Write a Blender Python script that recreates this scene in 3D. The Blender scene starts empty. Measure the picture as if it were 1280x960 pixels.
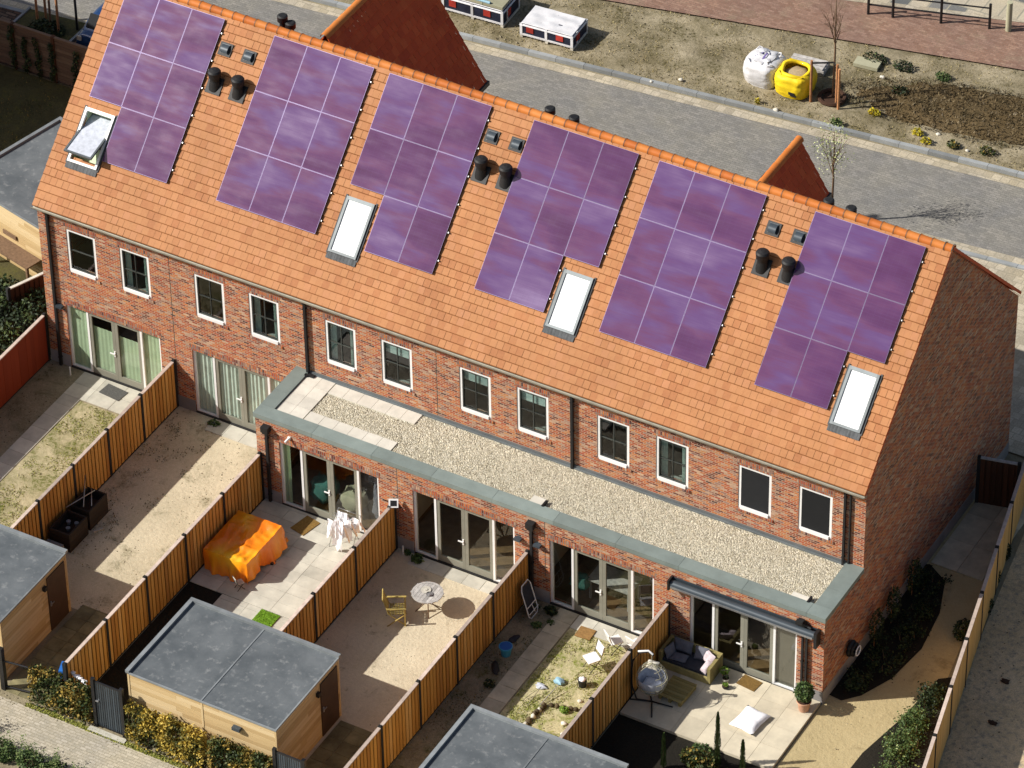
import bpy, math, random
from mathutils import Vector, Matrix, noise
random.seed(7)
R = random.random
def U(a, b): return a + (b - a) * R()
S = bpy.context.scene
COL = S.collection
# ------------------------------------------------------------------ numbers from the survey of the photograph
W, L, HE, HX, D, YB = 4.51, 27.49, 6.02, 3.26, 2.373, 9.9
SL = 0.7922; SL0 = -0.1415
CS, SN = math.cos(SL), math.sin(SL)
NR = Vector((0, -SN, CS))
def roofp(x, t, h=0.0):
    return Vector((x, SL0 + t * CS, HE + t * SN)) + NR * h
TR = (YB / 2 - SL0) / CS
ZR = HE + TR * SN
# ------------------------------------------------------------------ materials
MATS = {}
def N(nt, t, **k):
    n = nt.nodes.new(t)
    for a, b in k.items(): setattr(n, a, b)
    return n
def base(name, rough=0.8, metal=0.0, spec=0.3):
    m = bpy.data.materials.new(name); m.use_nodes = True
    nt = m.node_tree; b = nt.nodes['Principled BSDF']
    b.inputs['Roughness'].default_value = rough
    b.inputs['Metallic'].default_value = metal
    b.inputs['Specular IOR Level'].default_value = spec
    return m, nt, b
def ramp(nt, stops, interp='LINEAR'):
    r = N(nt, 'ShaderNodeValToRGB'); cr = r.color_ramp; cr.interpolation = interp
    while len(cr.elements) < len(stops): cr.elements.new(0.5)
    for e, (p, c) in zip(cr.elements, stops):
        e.position = p; e.color = (c[0], c[1], c[2], 1)
    return r
def mix(nt, f, a, b, mode='MIX'):
    n = N(nt, 'ShaderNodeMix', data_type='RGBA', blend_type=mode)
    for sock, v in ((n.inputs[0], f), (n.inputs[6], a), (n.inputs[7], b)):
        if hasattr(v, 'links') or hasattr(v, 'is_output'): nt.links.new(v, sock)
        elif isinstance(v, (int, float)): sock.default_value = v
        else: sock.default_value = (v[0], v[1], v[2], 1)
    return n.outputs[2]
def tex_noise(nt, vec, scale, detail=4, rough=0.6, dist=0.0):
    n = N(nt, 'ShaderNodeTexNoise'); n.inputs['Scale'].default_value = scale
    n.inputs['Detail'].default_value = detail; n.inputs['Roughness'].default_value = rough
    n.inputs['Distortion'].default_value = dist
    if vec is not None: nt.links.new(vec, n.inputs['Vector'])
    return n.outputs['Fac']
def pos(nt): return N(nt, 'ShaderNodeNewGeometry').outputs['Position']
def attr(nt, name='rnd'):
    a = N(nt, 'ShaderNodeAttribute'); a.attribute_name = name; return a.outputs['Fac']
def bump(nt, b, h, strength=0.4, dist=0.02):
    n = N(nt, 'ShaderNodeBump'); n.inputs['Strength'].default_value = strength; n.inputs['Distance'].default_value = dist
    nt.links.new(h, n.inputs['Height']); nt.links.new(n.outputs[0], b.inputs['Normal'])
def math_(nt, op, a, b=None, clamp=False):
    n = N(nt, 'ShaderNodeMath', operation=op); n.use_clamp = clamp
    for i, v in enumerate((a, b)):
        if v is None: continue
        if hasattr(v, 'is_output'): nt.links.new(v, n.inputs[i])
        else: n.inputs[i].default_value = v
    return n.outputs[0]
def remap(nt, v, a, b, c=0.0, d=1.0):
    n = N(nt, 'ShaderNodeMapRange'); nt.links.new(v, n.inputs[0])
    for i, x in enumerate((a, b, c, d)): n.inputs[i + 1].default_value = x
    return n.outputs[0]
def plain(name, col, rough=0.7, var=0.25, scale=6.0, metal=0.0, spec=0.3, bmp=0.15, rvar=0.25, coat=0.0):
    """a painted / stained / woven surface with mild wear and a little per-piece variation"""
    m, nt, b = base(name, rough, metal, spec)
    p = pos(nt)
    n1 = tex_noise(nt, p, scale, 5, 0.65)
    dark = tuple(c * (1 - var) for c in col); lite = tuple(min(1, c * (1 + var)) for c in col)
    c = mix(nt, remap(nt, n1, 0.3, 0.7), dark, lite)
    a = attr(nt)
    v = remap(nt, a, 0, 1, 1 - rvar, 1 + rvar)
    cc = N(nt, 'ShaderNodeVectorMath', operation='SCALE'); nt.links.new(c, cc.inputs[0]); nt.links.new(v, cc.inputs['Scale'])
    nt.links.new(cc.outputs[0], b.inputs['Base Color'])
    if bmp: bump(nt, b, tex_noise(nt, p, scale * 12, 3), bmp, 0.01)
    b.inputs['Coat Weight'].default_value = coat
    MATS[name] = m; return m
def ramped(name, stops, rough=0.8, scale=6.0, bmp=0.2, mixn=0.35, spec=0.25, grime=0.3):
    """colour picked per face from a ramp, softened by noise"""
    m, nt, b = base(name, rough, 0, spec)
    p = pos(nt)
    f = math_(nt, 'ADD', math_(nt, 'MULTIPLY', attr(nt), 1 - mixn), math_(nt, 'MULTIPLY', tex_noise(nt, p, scale, 4), mixn))
    r = ramp(nt, stops); nt.links.new(f, r.inputs[0])
    st = tex_noise(nt, p, .55, 7, .7, .3)
    cc = mix(nt, 1.0, r.outputs[0], mix(nt, remap(nt, st, .35, .65), (.86, .84, .80), (1.06, 1.04, 1.02)), 'MULTIPLY')
    gr = math_(nt, 'MULTIPLY', remap(nt, tex_noise(nt, p, 3.1, 7, .8), .60, .74), grime)
    cc = mix(nt, gr, cc, (.20, .15, .085))
    nt.links.new(cc, b.inputs['Base Color'])
    if bmp: bump(nt, b, tex_noise(nt, p, scale * 10, 3), bmp, 0.01)
    MATS[name] = m; return m
def brickmat(name, bw, rh, stops, mortar=(0.42, 0.36, 0.30), msize=0.011, swap=False, offset=0.5, rough=0.85, big=0.0):
    m, nt, b = base(name, rough, 0, 0.2)
    uv = N(nt, 'ShaderNodeUVMap').outputs[0]
    if swap:
        s = N(nt, 'ShaderNodeSeparateXYZ'); nt.links.new(uv, s.inputs[0]); c = N(nt, 'ShaderNodeCombineXYZ')
        nt.links.new(s.outputs[1], c.inputs[0]); nt.links.new(s.outputs[0], c.inputs[1]); uv = c.outputs[0]
    t = N(nt, 'ShaderNodeTexBrick'); t.offset = offset; nt.links.new(uv, t.inputs['Vector'])
    t.inputs['Scale'].default_value = 1; t.inputs['Brick Width'].default_value = bw; t.inputs['Row Height'].default_value = rh
    t.inputs['Mortar Size'].default_value = msize; t.inputs['Mortar Smooth'].default_value = 0.2; t.inputs['Bias'].default_value = 0
    t.inputs['Color1'].default_value = (0, 0, 0, 1); t.inputs['Color2'].default_value = (1, 1, 1, 1); t.inputs['Mortar'].default_value = (.5, .5, .5, 1)
    r = ramp(nt, stops); nt.links.new(t.outputs['Color'], r.inputs[0])
    p = pos(nt); n = tex_noise(nt, p, 22, 4); n2 = tex_noise(nt, p, 0.7, 3)
    col = mix(nt, 1.0, r.outputs[0], mix(nt, remap(nt, n, 0.25, 0.75), (.72, .72, .72), (1.25, 1.25, 1.25)), 'MULTIPLY')
    col = mix(nt, 1.0, col, mix(nt, remap(nt, n2, 0.3, 0.7), (.86, .86, .9), (1.1, 1.06, 1.0)), 'MULTIPLY')
    if big:
        col = mix(nt, math_(nt, 'MULTIPLY', remap(nt, tex_noise(nt, p, 1.3, 6, 0.7), 0.52, 0.68), big), col, (.30, .26, .17))
    col = mix(nt, t.outputs['Fac'], col, mortar)
    nt.links.new(col, b.inputs['Base Color'])
    h = math_(nt, 'SUBTRACT', math_(nt, 'MULTIPLY', n, 0.4), t.outputs['Fac']); bump(nt, b, h, 0.6, 0.012)
    MATS[name] = m; return m
def ground(name, c1, c2, patches=None, rough=0.95, s1=0.6, s2=9, speck=0.25, bmp=0.6, pthr=(0.5, 0.62), pscale=1.0, peb=None):
    m, nt, b = base(name, rough, 0, 0.15)
    p = pos(nt)
    a = tex_noise(nt, p, s1, 6, 0.62); f = tex_noise(nt, p, s2, 5, 0.75); g = tex_noise(nt, p, 45, 3, 0.8)
    col = mix(nt, remap(nt, math_(nt, 'ADD', math_(nt, 'MULTIPLY', a, .6), math_(nt, 'MULTIPLY', f, .4)), 0.36, 0.64), c1, c2)
    if patches:
        k = tex_noise(nt, p, pscale, 8, 0.72, 0.4)
        k = math_(nt, 'MULTIPLY', remap(nt, k, *pthr), remap(nt, f, 0.35, 0.6))
        pc = mix(nt, remap(nt, g, .3, .7), patches, tuple(x * .5 for x in patches))
        col = mix(nt, k, col, pc)
    col = mix(nt, 1.0, col, mix(nt, remap(nt, g, .3, .7), (1 - speck,) * 3, (1 + speck,) * 3), 'MULTIPLY')
    h = f
    if peb:
        v = N(nt, 'ShaderNodeTexVoronoi'); v.inputs['Scale'].default_value = peb[0]; nt.links.new(p, v.inputs['Vector'])
        r = ramp(nt, peb[1]); nt.links.new(N2sep(nt, v.outputs['Color']), r.inputs[0])
        col = mix(nt, peb[2], col, r.outputs[0]); h = math_(nt, 'SUBTRACT', 1.0, v.outputs['Distance'])
    nt.links.new(col, b.inputs['Base Color']); tr = tex_noise(nt, p, 3.3, 4, .55, .8)
    bump(nt, b, math_(nt, 'ADD', h, math_(nt, 'MULTIPLY', tr, .7)), bmp, 0.05)
    MATS[name] = m; return m
def N2sep(nt, c):
    s = N(nt, 'ShaderNodeSeparateColor'); nt.links.new(c, s.inputs[0]); return s.outputs[0]
def glassmat(name, tint=(0.75, 0.82, 0.78), refl=0.12, rough=0.02):
    m = bpy.data.materials.new(name); m.use_nodes = True; nt = m.node_tree; nt.nodes.clear()
    o = N(nt, 'ShaderNodeOutputMaterial'); g = N(nt, 'ShaderNodeBsdfGlossy'); t = N(nt, 'ShaderNodeBsdfTransparent')
    g.inputs['Roughness'].default_value = rough; t.inputs['Color'].default_value = (*tint, 1)
    fr = N(nt, 'ShaderNodeLayerWeight'); fr.inputs[0].default_value = .5
    f = math_(nt, 'ADD', math_(nt, 'MULTIPLY', math_(nt, 'POWER', fr.outputs['Facing'], 4.0), .6), refl, True)
    n = N(nt, 'ShaderNodeBump'); n.inputs['Strength'].default_value = .05; n.inputs['Distance'].default_value = .02
    nt.links.new(tex_noise(nt, pos(nt), 1.4, 2), n.inputs['Height']); nt.links.new(n.outputs[0], g.inputs['Normal'])
    mx = N(nt, 'ShaderNodeMixShader'); nt.links.new(f, mx.inputs[0]); nt.links.new(t.outputs[0], mx.inputs[1]); nt.links.new(g.outputs[0], mx.inputs[2])
    nt.links.new(mx.outputs[0], o.inputs[0]); MATS[name] = m; return m

BR = [(0, (.07, .03, .03)), (.12, (.22, .05, .028)), (.28, (.40, .09, .032)), (.44, (.50, .17, .05)), (.58, (.34, .06, .032)), (.68, (.50, .22, .08)), (.78, (.22, .12, .11)), (.88, (.54, .35, .23)), (1, (.17, .07, .06))]
brickmat('brick', .19, .066, BR, mortar=(.43, .32, .23), msize=.009)
brickmat('brick_upright', .10, .066, BR, mortar=(.25, .20, .17), msize=.008, offset=0)
brickmat('brick_soldier', .23, .066, BR, mortar=(.22, .18, .15), msize=.010, swap=True, offset=0)
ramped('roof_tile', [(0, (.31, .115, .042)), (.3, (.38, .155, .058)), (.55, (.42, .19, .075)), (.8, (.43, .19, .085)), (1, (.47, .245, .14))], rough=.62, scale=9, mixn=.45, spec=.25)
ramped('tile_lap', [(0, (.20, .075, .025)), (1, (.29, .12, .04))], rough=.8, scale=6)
ramped('ridge_tile', [(0, (.42, .11, .025)), (.5, (.54, .17, .035)), (1, (.60, .23, .06))], rough=.55, scale=5)
ramped('red_tile', [(0, (.50, .065, .018)), (.5, (.60, .095, .022)), (1, (.68, .14, .035))], rough=.6, scale=5)
plain('zinc', (.15, .17, .18), .5, .18, 1.2, .3, .4)
plain('coping_zinc', (.22, .265, .25), .55, .14, 1.5, .15, .35, rvar=.12)
plain('lead', (.075, .08, .085), .7, .25, 6, 0, .3)
plain('gutter', (.27, .25, .20), .55, .2, 3, .2, .3)
plain('white_paint', (.80, .80, .79), .45, .05, 3, 0, .4, .05, .05)
plain('taupe_paint', (.24, .235, .19), .45, .1, 3, 0, .4, .05, .08)
plain('dark_frame', (.05, .055, .05), .45, .1, 3)
plain('black_plastic', (.010, .010, .011), .6, .2, 5, 0, .5, .05)
plain('black_metal', (.018, .018, .02), .4, .2, 5, .2, .5, .05)
plain('anthracite', (.05, .065, .08), .4, .1, 3, .2, .5, .05)
plain('plinth', (.27, .26, .26), .85, .18, 1.5)
plain('steel', (.45, .46, .47), .35, .1, 3, .7, .5, .05)
plain('wall_plaster', (.45, .43, .38), .9, .1, 1)
plain('wood_floor', (.16, .10, .05), .45, .3, 4)
plain('slab', (.50, .48, .41), .85, .16, 2.2, rvar=.12, bmp=.3)
plain('slab_cream', (.56, .50, .38), .85, .15, 1.8, rvar=.10, bmp=.3)
plain('slab_grey', (.48, .43, .32), .85, .22, 2.2, rvar=.12, bmp=.3)
plain('slab_moss', (.19, .17, .09), .9, .4, 2.2, rvar=.2, bmp=.3)
plain('slab_roof', (.60, .57, .50), .85, .12, 2.2, rvar=.08, bmp=.3)
plain('felt', (.115, .135, .155), .6, .22, 1.6, 0, .35, .2)
plain('felt_edge', (.23, .25, .26), .5, .2, 2.5, .2, .4)
plain('sofa_wood', (.30, .25, .10), .8, .25, 5)
plain('grey_fabric', (.13, .135, .165), .95, .2, 8)
plain('dark_fabric', (.03, .033, .045), .95, .2, 8)
plain('pink_fabric', (.55, .47, .50), .95, .25, 9)
plain('white_fabric', (.86, .86, .90), .9, .12, 9)
plain('blue_white_fabric', (.50, .53, .60), .9, .2, 7)
plain('terracotta', (.50, .29, .19), .8, .15, 5)
plain('soil_pot', (.05, .025, .015), .95, .3, 20)
plain('rattan', (.36, .34, .24), .8, .2, 15)
plain('teak', (.36, .27, .08), .65, .3, 7)
plain('grey_wood', (.40, .38, .36), .8, .3, 9)
plain('blue_plastic', (.04, .27, .46), .4, .1, 3, 0, .5, .05)
plain('pale_blue', (.30, .50, .62), .5, .15, 3)
plain('bin_blue', (.02, .12, .42), .4, .1, 3)
plain('orange_plastic', (.75, .16, .02), .5, .1, 3)
plain('yellow_bag', (.80, .58, .015), .55, .1, 5, coat=.1)
plain('purple_print', (.14, .11, .28), .6, .1, 5)
plain('bag_sand', (.40, .31, .19), .95, .2, 12)
plain('wrap_white', (.66, .66, .68), .35, .12, 3, coat=.3)
plain('wrap_navy', (.02, .025, .05), .4, .3, 3)
plain('wrap_red', (.40, .04, .03), .4, .2, 3)
plain('board_tan', (.33, .32, .22), .8, .12, 3)
plain('coir', (.22, .13, .035), .95, .35, 22)
plain('dark_mat', (.10, .10, .095), .95, .3, 22)
plain('brown_mat', (.30, .17, .06), .95, .3, 12)
plain('door_brown', (.055, .032, .022), .6, .15, 3)
plain('bark', (.16, .10, .06), .9, .3, 14)
plain('stake', (.42, .20, .09), .8, .25, 9)
plain('concrete_post', (.02, .02, .02), .8, .2, 6)
plain('fence_cap', (.50, .40, .34), .8, .2, 6)
plain('curtain_green', (.50, .60, .42), .9, .1, 3)
plain('curtain_grey', (.62, .68, .62), .9, .15, 4)
plain('blind_brown', (.19, .165, .135), .85, .06, 3)
plain('screen_black', (.012, .013, .015), .8, .1, 3)
plain('blind_white', (.96, .96, .96), .5, .03, 2, bmp=.02, rvar=.02)
plain('teal_cloth', (.05, .16, .14), .9, .2, 3)
plain('car_blue', (.012, .05, .16), .25, .05, 2, .3, .6, .02, coat=.8)
plain('tyre', (.015, .015, .015), .8, .1, 5)
plain('stone_pale', (.55, .52, .45), .8, .2, 9)
plain('log', (.10, .075, .04), .9, .3, 9)
plain('kerbstone', (.27, .285, .29), .8, .15, 2)
plain('artificial_grass', (.16, .30, .02), .9, .35, 25)
# wood boards
def wood(name, stops, s=(1, 1, 14), rough=.75, mixn=.4):
    m, nt, b = base(name, rough, 0, .25)
    mp = N(nt, 'ShaderNodeMapping'); nt.links.new(pos(nt), mp.inputs[0]); mp.inputs['Scale'].default_value = s
    n = tex_noise(nt, mp.outputs[0], 2.2, 5, .7, .3)
    f = math_(nt, 'ADD', math_(nt, 'MULTIPLY', attr(nt), 1 - mixn), math_(nt, 'MULTIPLY', n, mixn))
    r = ramp(nt, stops); nt.links.new(f, r.inputs[0]); nt.links.new(r.outputs[0], b.inputs['Base Color'])
    bump(nt, b, n, .3, .01); MATS[name] = m
wood('fence_wood', [(0, (.30, .14, .045)), (.3, (.50, .23, .05)), (.65, (.64, .33, .08)), (1, (.74, .47, .20))], (9, 9, .6))
wood('fence_red', [(0, (.20, .03, .012)), (.5, (.25, .038, .014)), (1, (.30, .05, .02))], (9, 9, .6))
wood('fence_tan', [(0, (.55, .30, .09)), (.5, (.68, .39, .13)), (1, (.78, .47, .17))], (9, 9, .6))
wood('fence_dark', [(0, (.05, .022, .012)), (.5, (.07, .03, .016)), (1, (.10, .04, .02))], (9, 9, .6))
wood('shed_wood', [(0, (.38, .25, .11)), (.45, (.56, .41, .21)), (1, (.70, .56, .34))], (.7, .7, 9))
wood('pallet_wood', [(0, (.20, .16, .05)), (.5, (.30, .24, .09)), (1, (.38, .31, .13))], (8, 1, 1))
wood('planter_dark', [(0, (.018, .013, .010)), (.5, (.03, .022, .017)), (1, (.05, .038, .03))], (.7, .7, 9))
# solar glass: purple-violet cells with pale reflections painted into the colour and a clear coat
def solar():
    m, nt, b = base('solar_cells', .2, 0, .35)
    uv = N(nt, 'ShaderNodeUVMap').outputs[0]; p = pos(nt)
    s = N(nt, 'ShaderNodeMapping'); nt.links.new(p, s.inputs[0]); s.inputs['Scale'].default_value = (.45, 1.3, 1.3)
    n1 = tex_noise(nt, s.outputs[0], .9, 2, .45, .2); n2 = tex_noise(nt, s.outputs[0], 3.0, 2, .5)
    s3 = N(nt, 'ShaderNodeMapping'); nt.links.new(p, s3.inputs[0]); s3.inputs['Scale'].default_value = (.5, 12, 12)
    n3 = tex_noise(nt, s3.outputs[0], 2.0, 3, .6)
    f = math_(nt, 'ADD', math_(nt, 'MULTIPLY', n1, .75), math_(nt, 'ADD', math_(nt, 'MULTIPLY', n2, .12), math_(nt, 'MULTIPLY', n3, .13)))
    f = math_(nt, 'ADD', f, math_(nt, 'MULTIPLY', math_(nt, 'SUBTRACT', attr(nt), .5), .16))
    r = ramp(nt, [(.28, (.072, .020, .070)), (.42, (.092, .031, .100)), (.50, (.118, .042, .110)), (.58, (.105, .052, .155)), (.70, (.145, .085, .19)), (.84, (.23, .165, .29))])
    nt.links.new(f, r.inputs[0])
    t = N(nt, 'ShaderNodeTexBrick'); t.offset = 0; nt.links.new(uv, t.inputs['Vector'])
    t.inputs['Scale'].default_value = 1; t.inputs['Brick Width'].default_value = .182; t.inputs['Row Height'].default_value = .0915
    t.inputs['Mortar Size'].default_value = .0035; t.inputs['Mortar Smooth'].default_value = .3
    col = mix(nt, math_(nt, 'MULTIPLY', t.outputs['Fac'], .35), r.outputs[0], (.10, .06, .16))
    nt.links.new(col, b.inputs['Base Color'])
    nt.links.new(remap(nt, n2, .3, .7, .10, .20), b.inputs['Roughness'])
    b.inputs['Coat Weight'].default_value = .25; b.inputs['Coat Roughness'].default_value = .05
    b.inputs['Coat Tint'].default_value = (.85, .8, 1, 1)
    MATS['solar_cells'] = m
solar()
plain('solar_rim', (.15, .12, .22), .4, .05, 3, .4, .5, .02)
glassmat('glass', (.80, .85, .82), .10); glassmat('glass_upper', (.62, .72, .72), .08)
glassmat('glass_frosted', (.995, .995, .995), .01, .15)
m, nt, b = base('felt', .6, 0, .35)
p = pos(nt); k1 = tex_noise(nt, p, 1.1, 5, .65); k2 = tex_noise(nt, p, 4.5, 5, .7)
c = mix(nt, remap(nt, k1, .35, .65), (.085, .098, .108), (.14, .155, .165)); c = mix(nt, math_(nt, 'MULTIPLY', remap(nt, k2, .55, .72), .6), c, (.30, .31, .31))
nt.links.new(c, b.inputs['Base Color']); bump(nt, b, k2, .15, .02); MATS['felt'] = m
# tarp
m, nt, b = base('tarp_orange', .3, 0, .6)
r = ramp(nt, [(0, (.82, .15, .006)), (.5, (.90, .23, .008)), (.8, (.94, .36, .012)), (1, (.97, .52, .03))]); nt.links.new(attr(nt), r.inputs[0])
nt.links.new(r.outputs[0], b.inputs['Base Color']); bump(nt, b, tex_noise(nt, pos(nt), 5, 5, .6), .5, .05); MATS['tarp_orange'] = m
# leaves
def leafmat(name, stops):
    m, nt, b = base(name, .6, 0, .3)
    r = ramp(nt, stops); nt.links.new(attr(nt), r.inputs[0]); nt.links.new(r.outputs[0], b.inputs['Base Color'])
    b.inputs['Subsurface Weight'].default_value = 0; MATS[name] = m
leafmat('leaf_hedge', [(0, (.015, .03, .01)), (.4, (.04, .06, .012)), (.65, (.08, .085, .018)), (.85, (.20, .13, .025)), (1, (.36, .25, .05))])
leafmat('leaf_gold', [(0, (.025, .035, .01)), (.3, (.07, .075, .015)), (.5, (.20, .16, .025)), (.75, (.42, .29, .04)), (1, (.60, .44, .09))])
leafmat('leaf_green', [(0, (.02, .045, .012)), (.5, (.055, .095, .025)), (.85, (.12, .17, .05)), (1, (.24, .28, .10))])
leafmat('leaf_dark', [(0, (.006, .012, .005)), (.6, (.02, .035, .012)), (1, (.08, .11, .03))])
leafmat('leaf_bright', [(0, (.07, .14, .015)), (.5, (.16, .27, .03)), (1, (.34, .46, .08))])
leafmat('leaf_blossom', [(0, (.12, .20, .04)), (.4, (.35, .40, .12)), (1, (.75, .75, .55))])
leafmat('leaf_yellow', [(0, (.20, .20, .02)), (1, (.65, .50, .02))])
leafmat('grass_blade', [(0, (.12, .14, .02)), (.5, (.26, .28, .04)), (1, (.44, .40, .12))])
leafmat('dry_blade', [(0, (.16, .12, .05)), (.5, (.30, .24, .11)), (1, (.42, .36, .18))])
# grounds
ground('g_base', (.20, .17, .11), (.30, .26, .17))
ground('g_sand_grass', (.30, .26, .15), (.52, .45, .29), (.13, .15, .02), pthr=(.44, .58), pscale=.8)
ground('g_sand', (.46, .40, .28), (.62, .54, .39), (.15, .135, .06), pthr=(.53, .68), pscale=1.1, speck=.20)
ground('g_sand_clean', (.50, .43, .31), (.64, .56, .41), (.25, .21, .13), pthr=(.55, .72), pscale=1.7, speck=.16)
ground('g_soil', (.15, .125, .08), (.36, .31, .21), (.09, .10, .02), pthr=(.50, .64), pscale=1.3, speck=.3)
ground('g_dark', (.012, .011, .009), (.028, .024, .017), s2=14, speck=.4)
ground('g_moss', (.17, .14, .085), (.36, .31, .21), (.06, .07, .015), pthr=(.52, .66), pscale=.8, speck=.3)
ground('g_grass_lush', (.38, .34, .18), (.60, .53, .33), (.22, .26, .03), pthr=(.46, .58), pscale=2.0, speck=.35)
ground('g_clay', (.40, .32, .17), (.48, .39, .22), (.20, .15, .07), pthr=(.56, .7), pscale=.9, speck=.12)
ground('g_lane', (.50, .38, .22), (.68, .53, .34), (.33, .30, .24), pthr=(.46, .6), pscale=5, speck=.35)
ground('g_verge', (.17, .14, .08), (.40, .345, .24), (.10, .085, .03), pthr=(.44, .60), pscale=.9, speck=.45)
ground('g_verge_dark', (.085, .058, .025), (.16, .115, .06), (.045, .035, .015), pthr=(.5, .64), pscale=1.2, speck=.5)
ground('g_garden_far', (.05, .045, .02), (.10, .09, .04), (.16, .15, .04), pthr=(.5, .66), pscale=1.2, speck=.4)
ground('g_gravel', (.50, .46, .34), (.60, .55, .42), s2=10, speck=.15, bmp=1.0, peb=(36, [(0, (.26, .23, .17)), (.3, (.50, .455, .34)), (.6, (.68, .63, .50)), (1, (.88, .83, .70))], .85))
PV = [(0, (.205, .20, .185)), (.5, (.235, .23, .21)), (1, (.27, .26, .24))]
brickmat('p_street', .21, .105, PV, mortar=(.17, .165, .15), msize=.005, big=.10)
brickmat('p_red', .21, .105, [(0, (.22, .13, .095)), (.5, (.26, .16, .12)), (1, (.31, .20, .15))], mortar=(.20, .14, .11), msize=.006, big=.35)
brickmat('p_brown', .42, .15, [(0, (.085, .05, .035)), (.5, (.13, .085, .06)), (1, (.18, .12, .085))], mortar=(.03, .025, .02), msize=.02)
brickmat('p_alley', .21, .105, [(0, (.40, .37, .29)), (.5, (.46, .42, .33)), (1, (.51, .47, .38))], mortar=(.32, .28, .20), msize=.006, big=.35)
brickmat('p_band', .30, .30, [(0, (.36, .32, .24)), (1, (.50, .45, .35))], mortar=(.30, .27, .2), msize=.01, big=.2)
brickmat('p_car_park', .62, 1.15, [(0, (.11, .12, .12)), (.5, (.20, .20, .19)), (.55, (.42, .38, .29)), (1, (.50, .45, .35))], mortar=(.30, .28, .22), msize=.03, offset=0.3)

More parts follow.
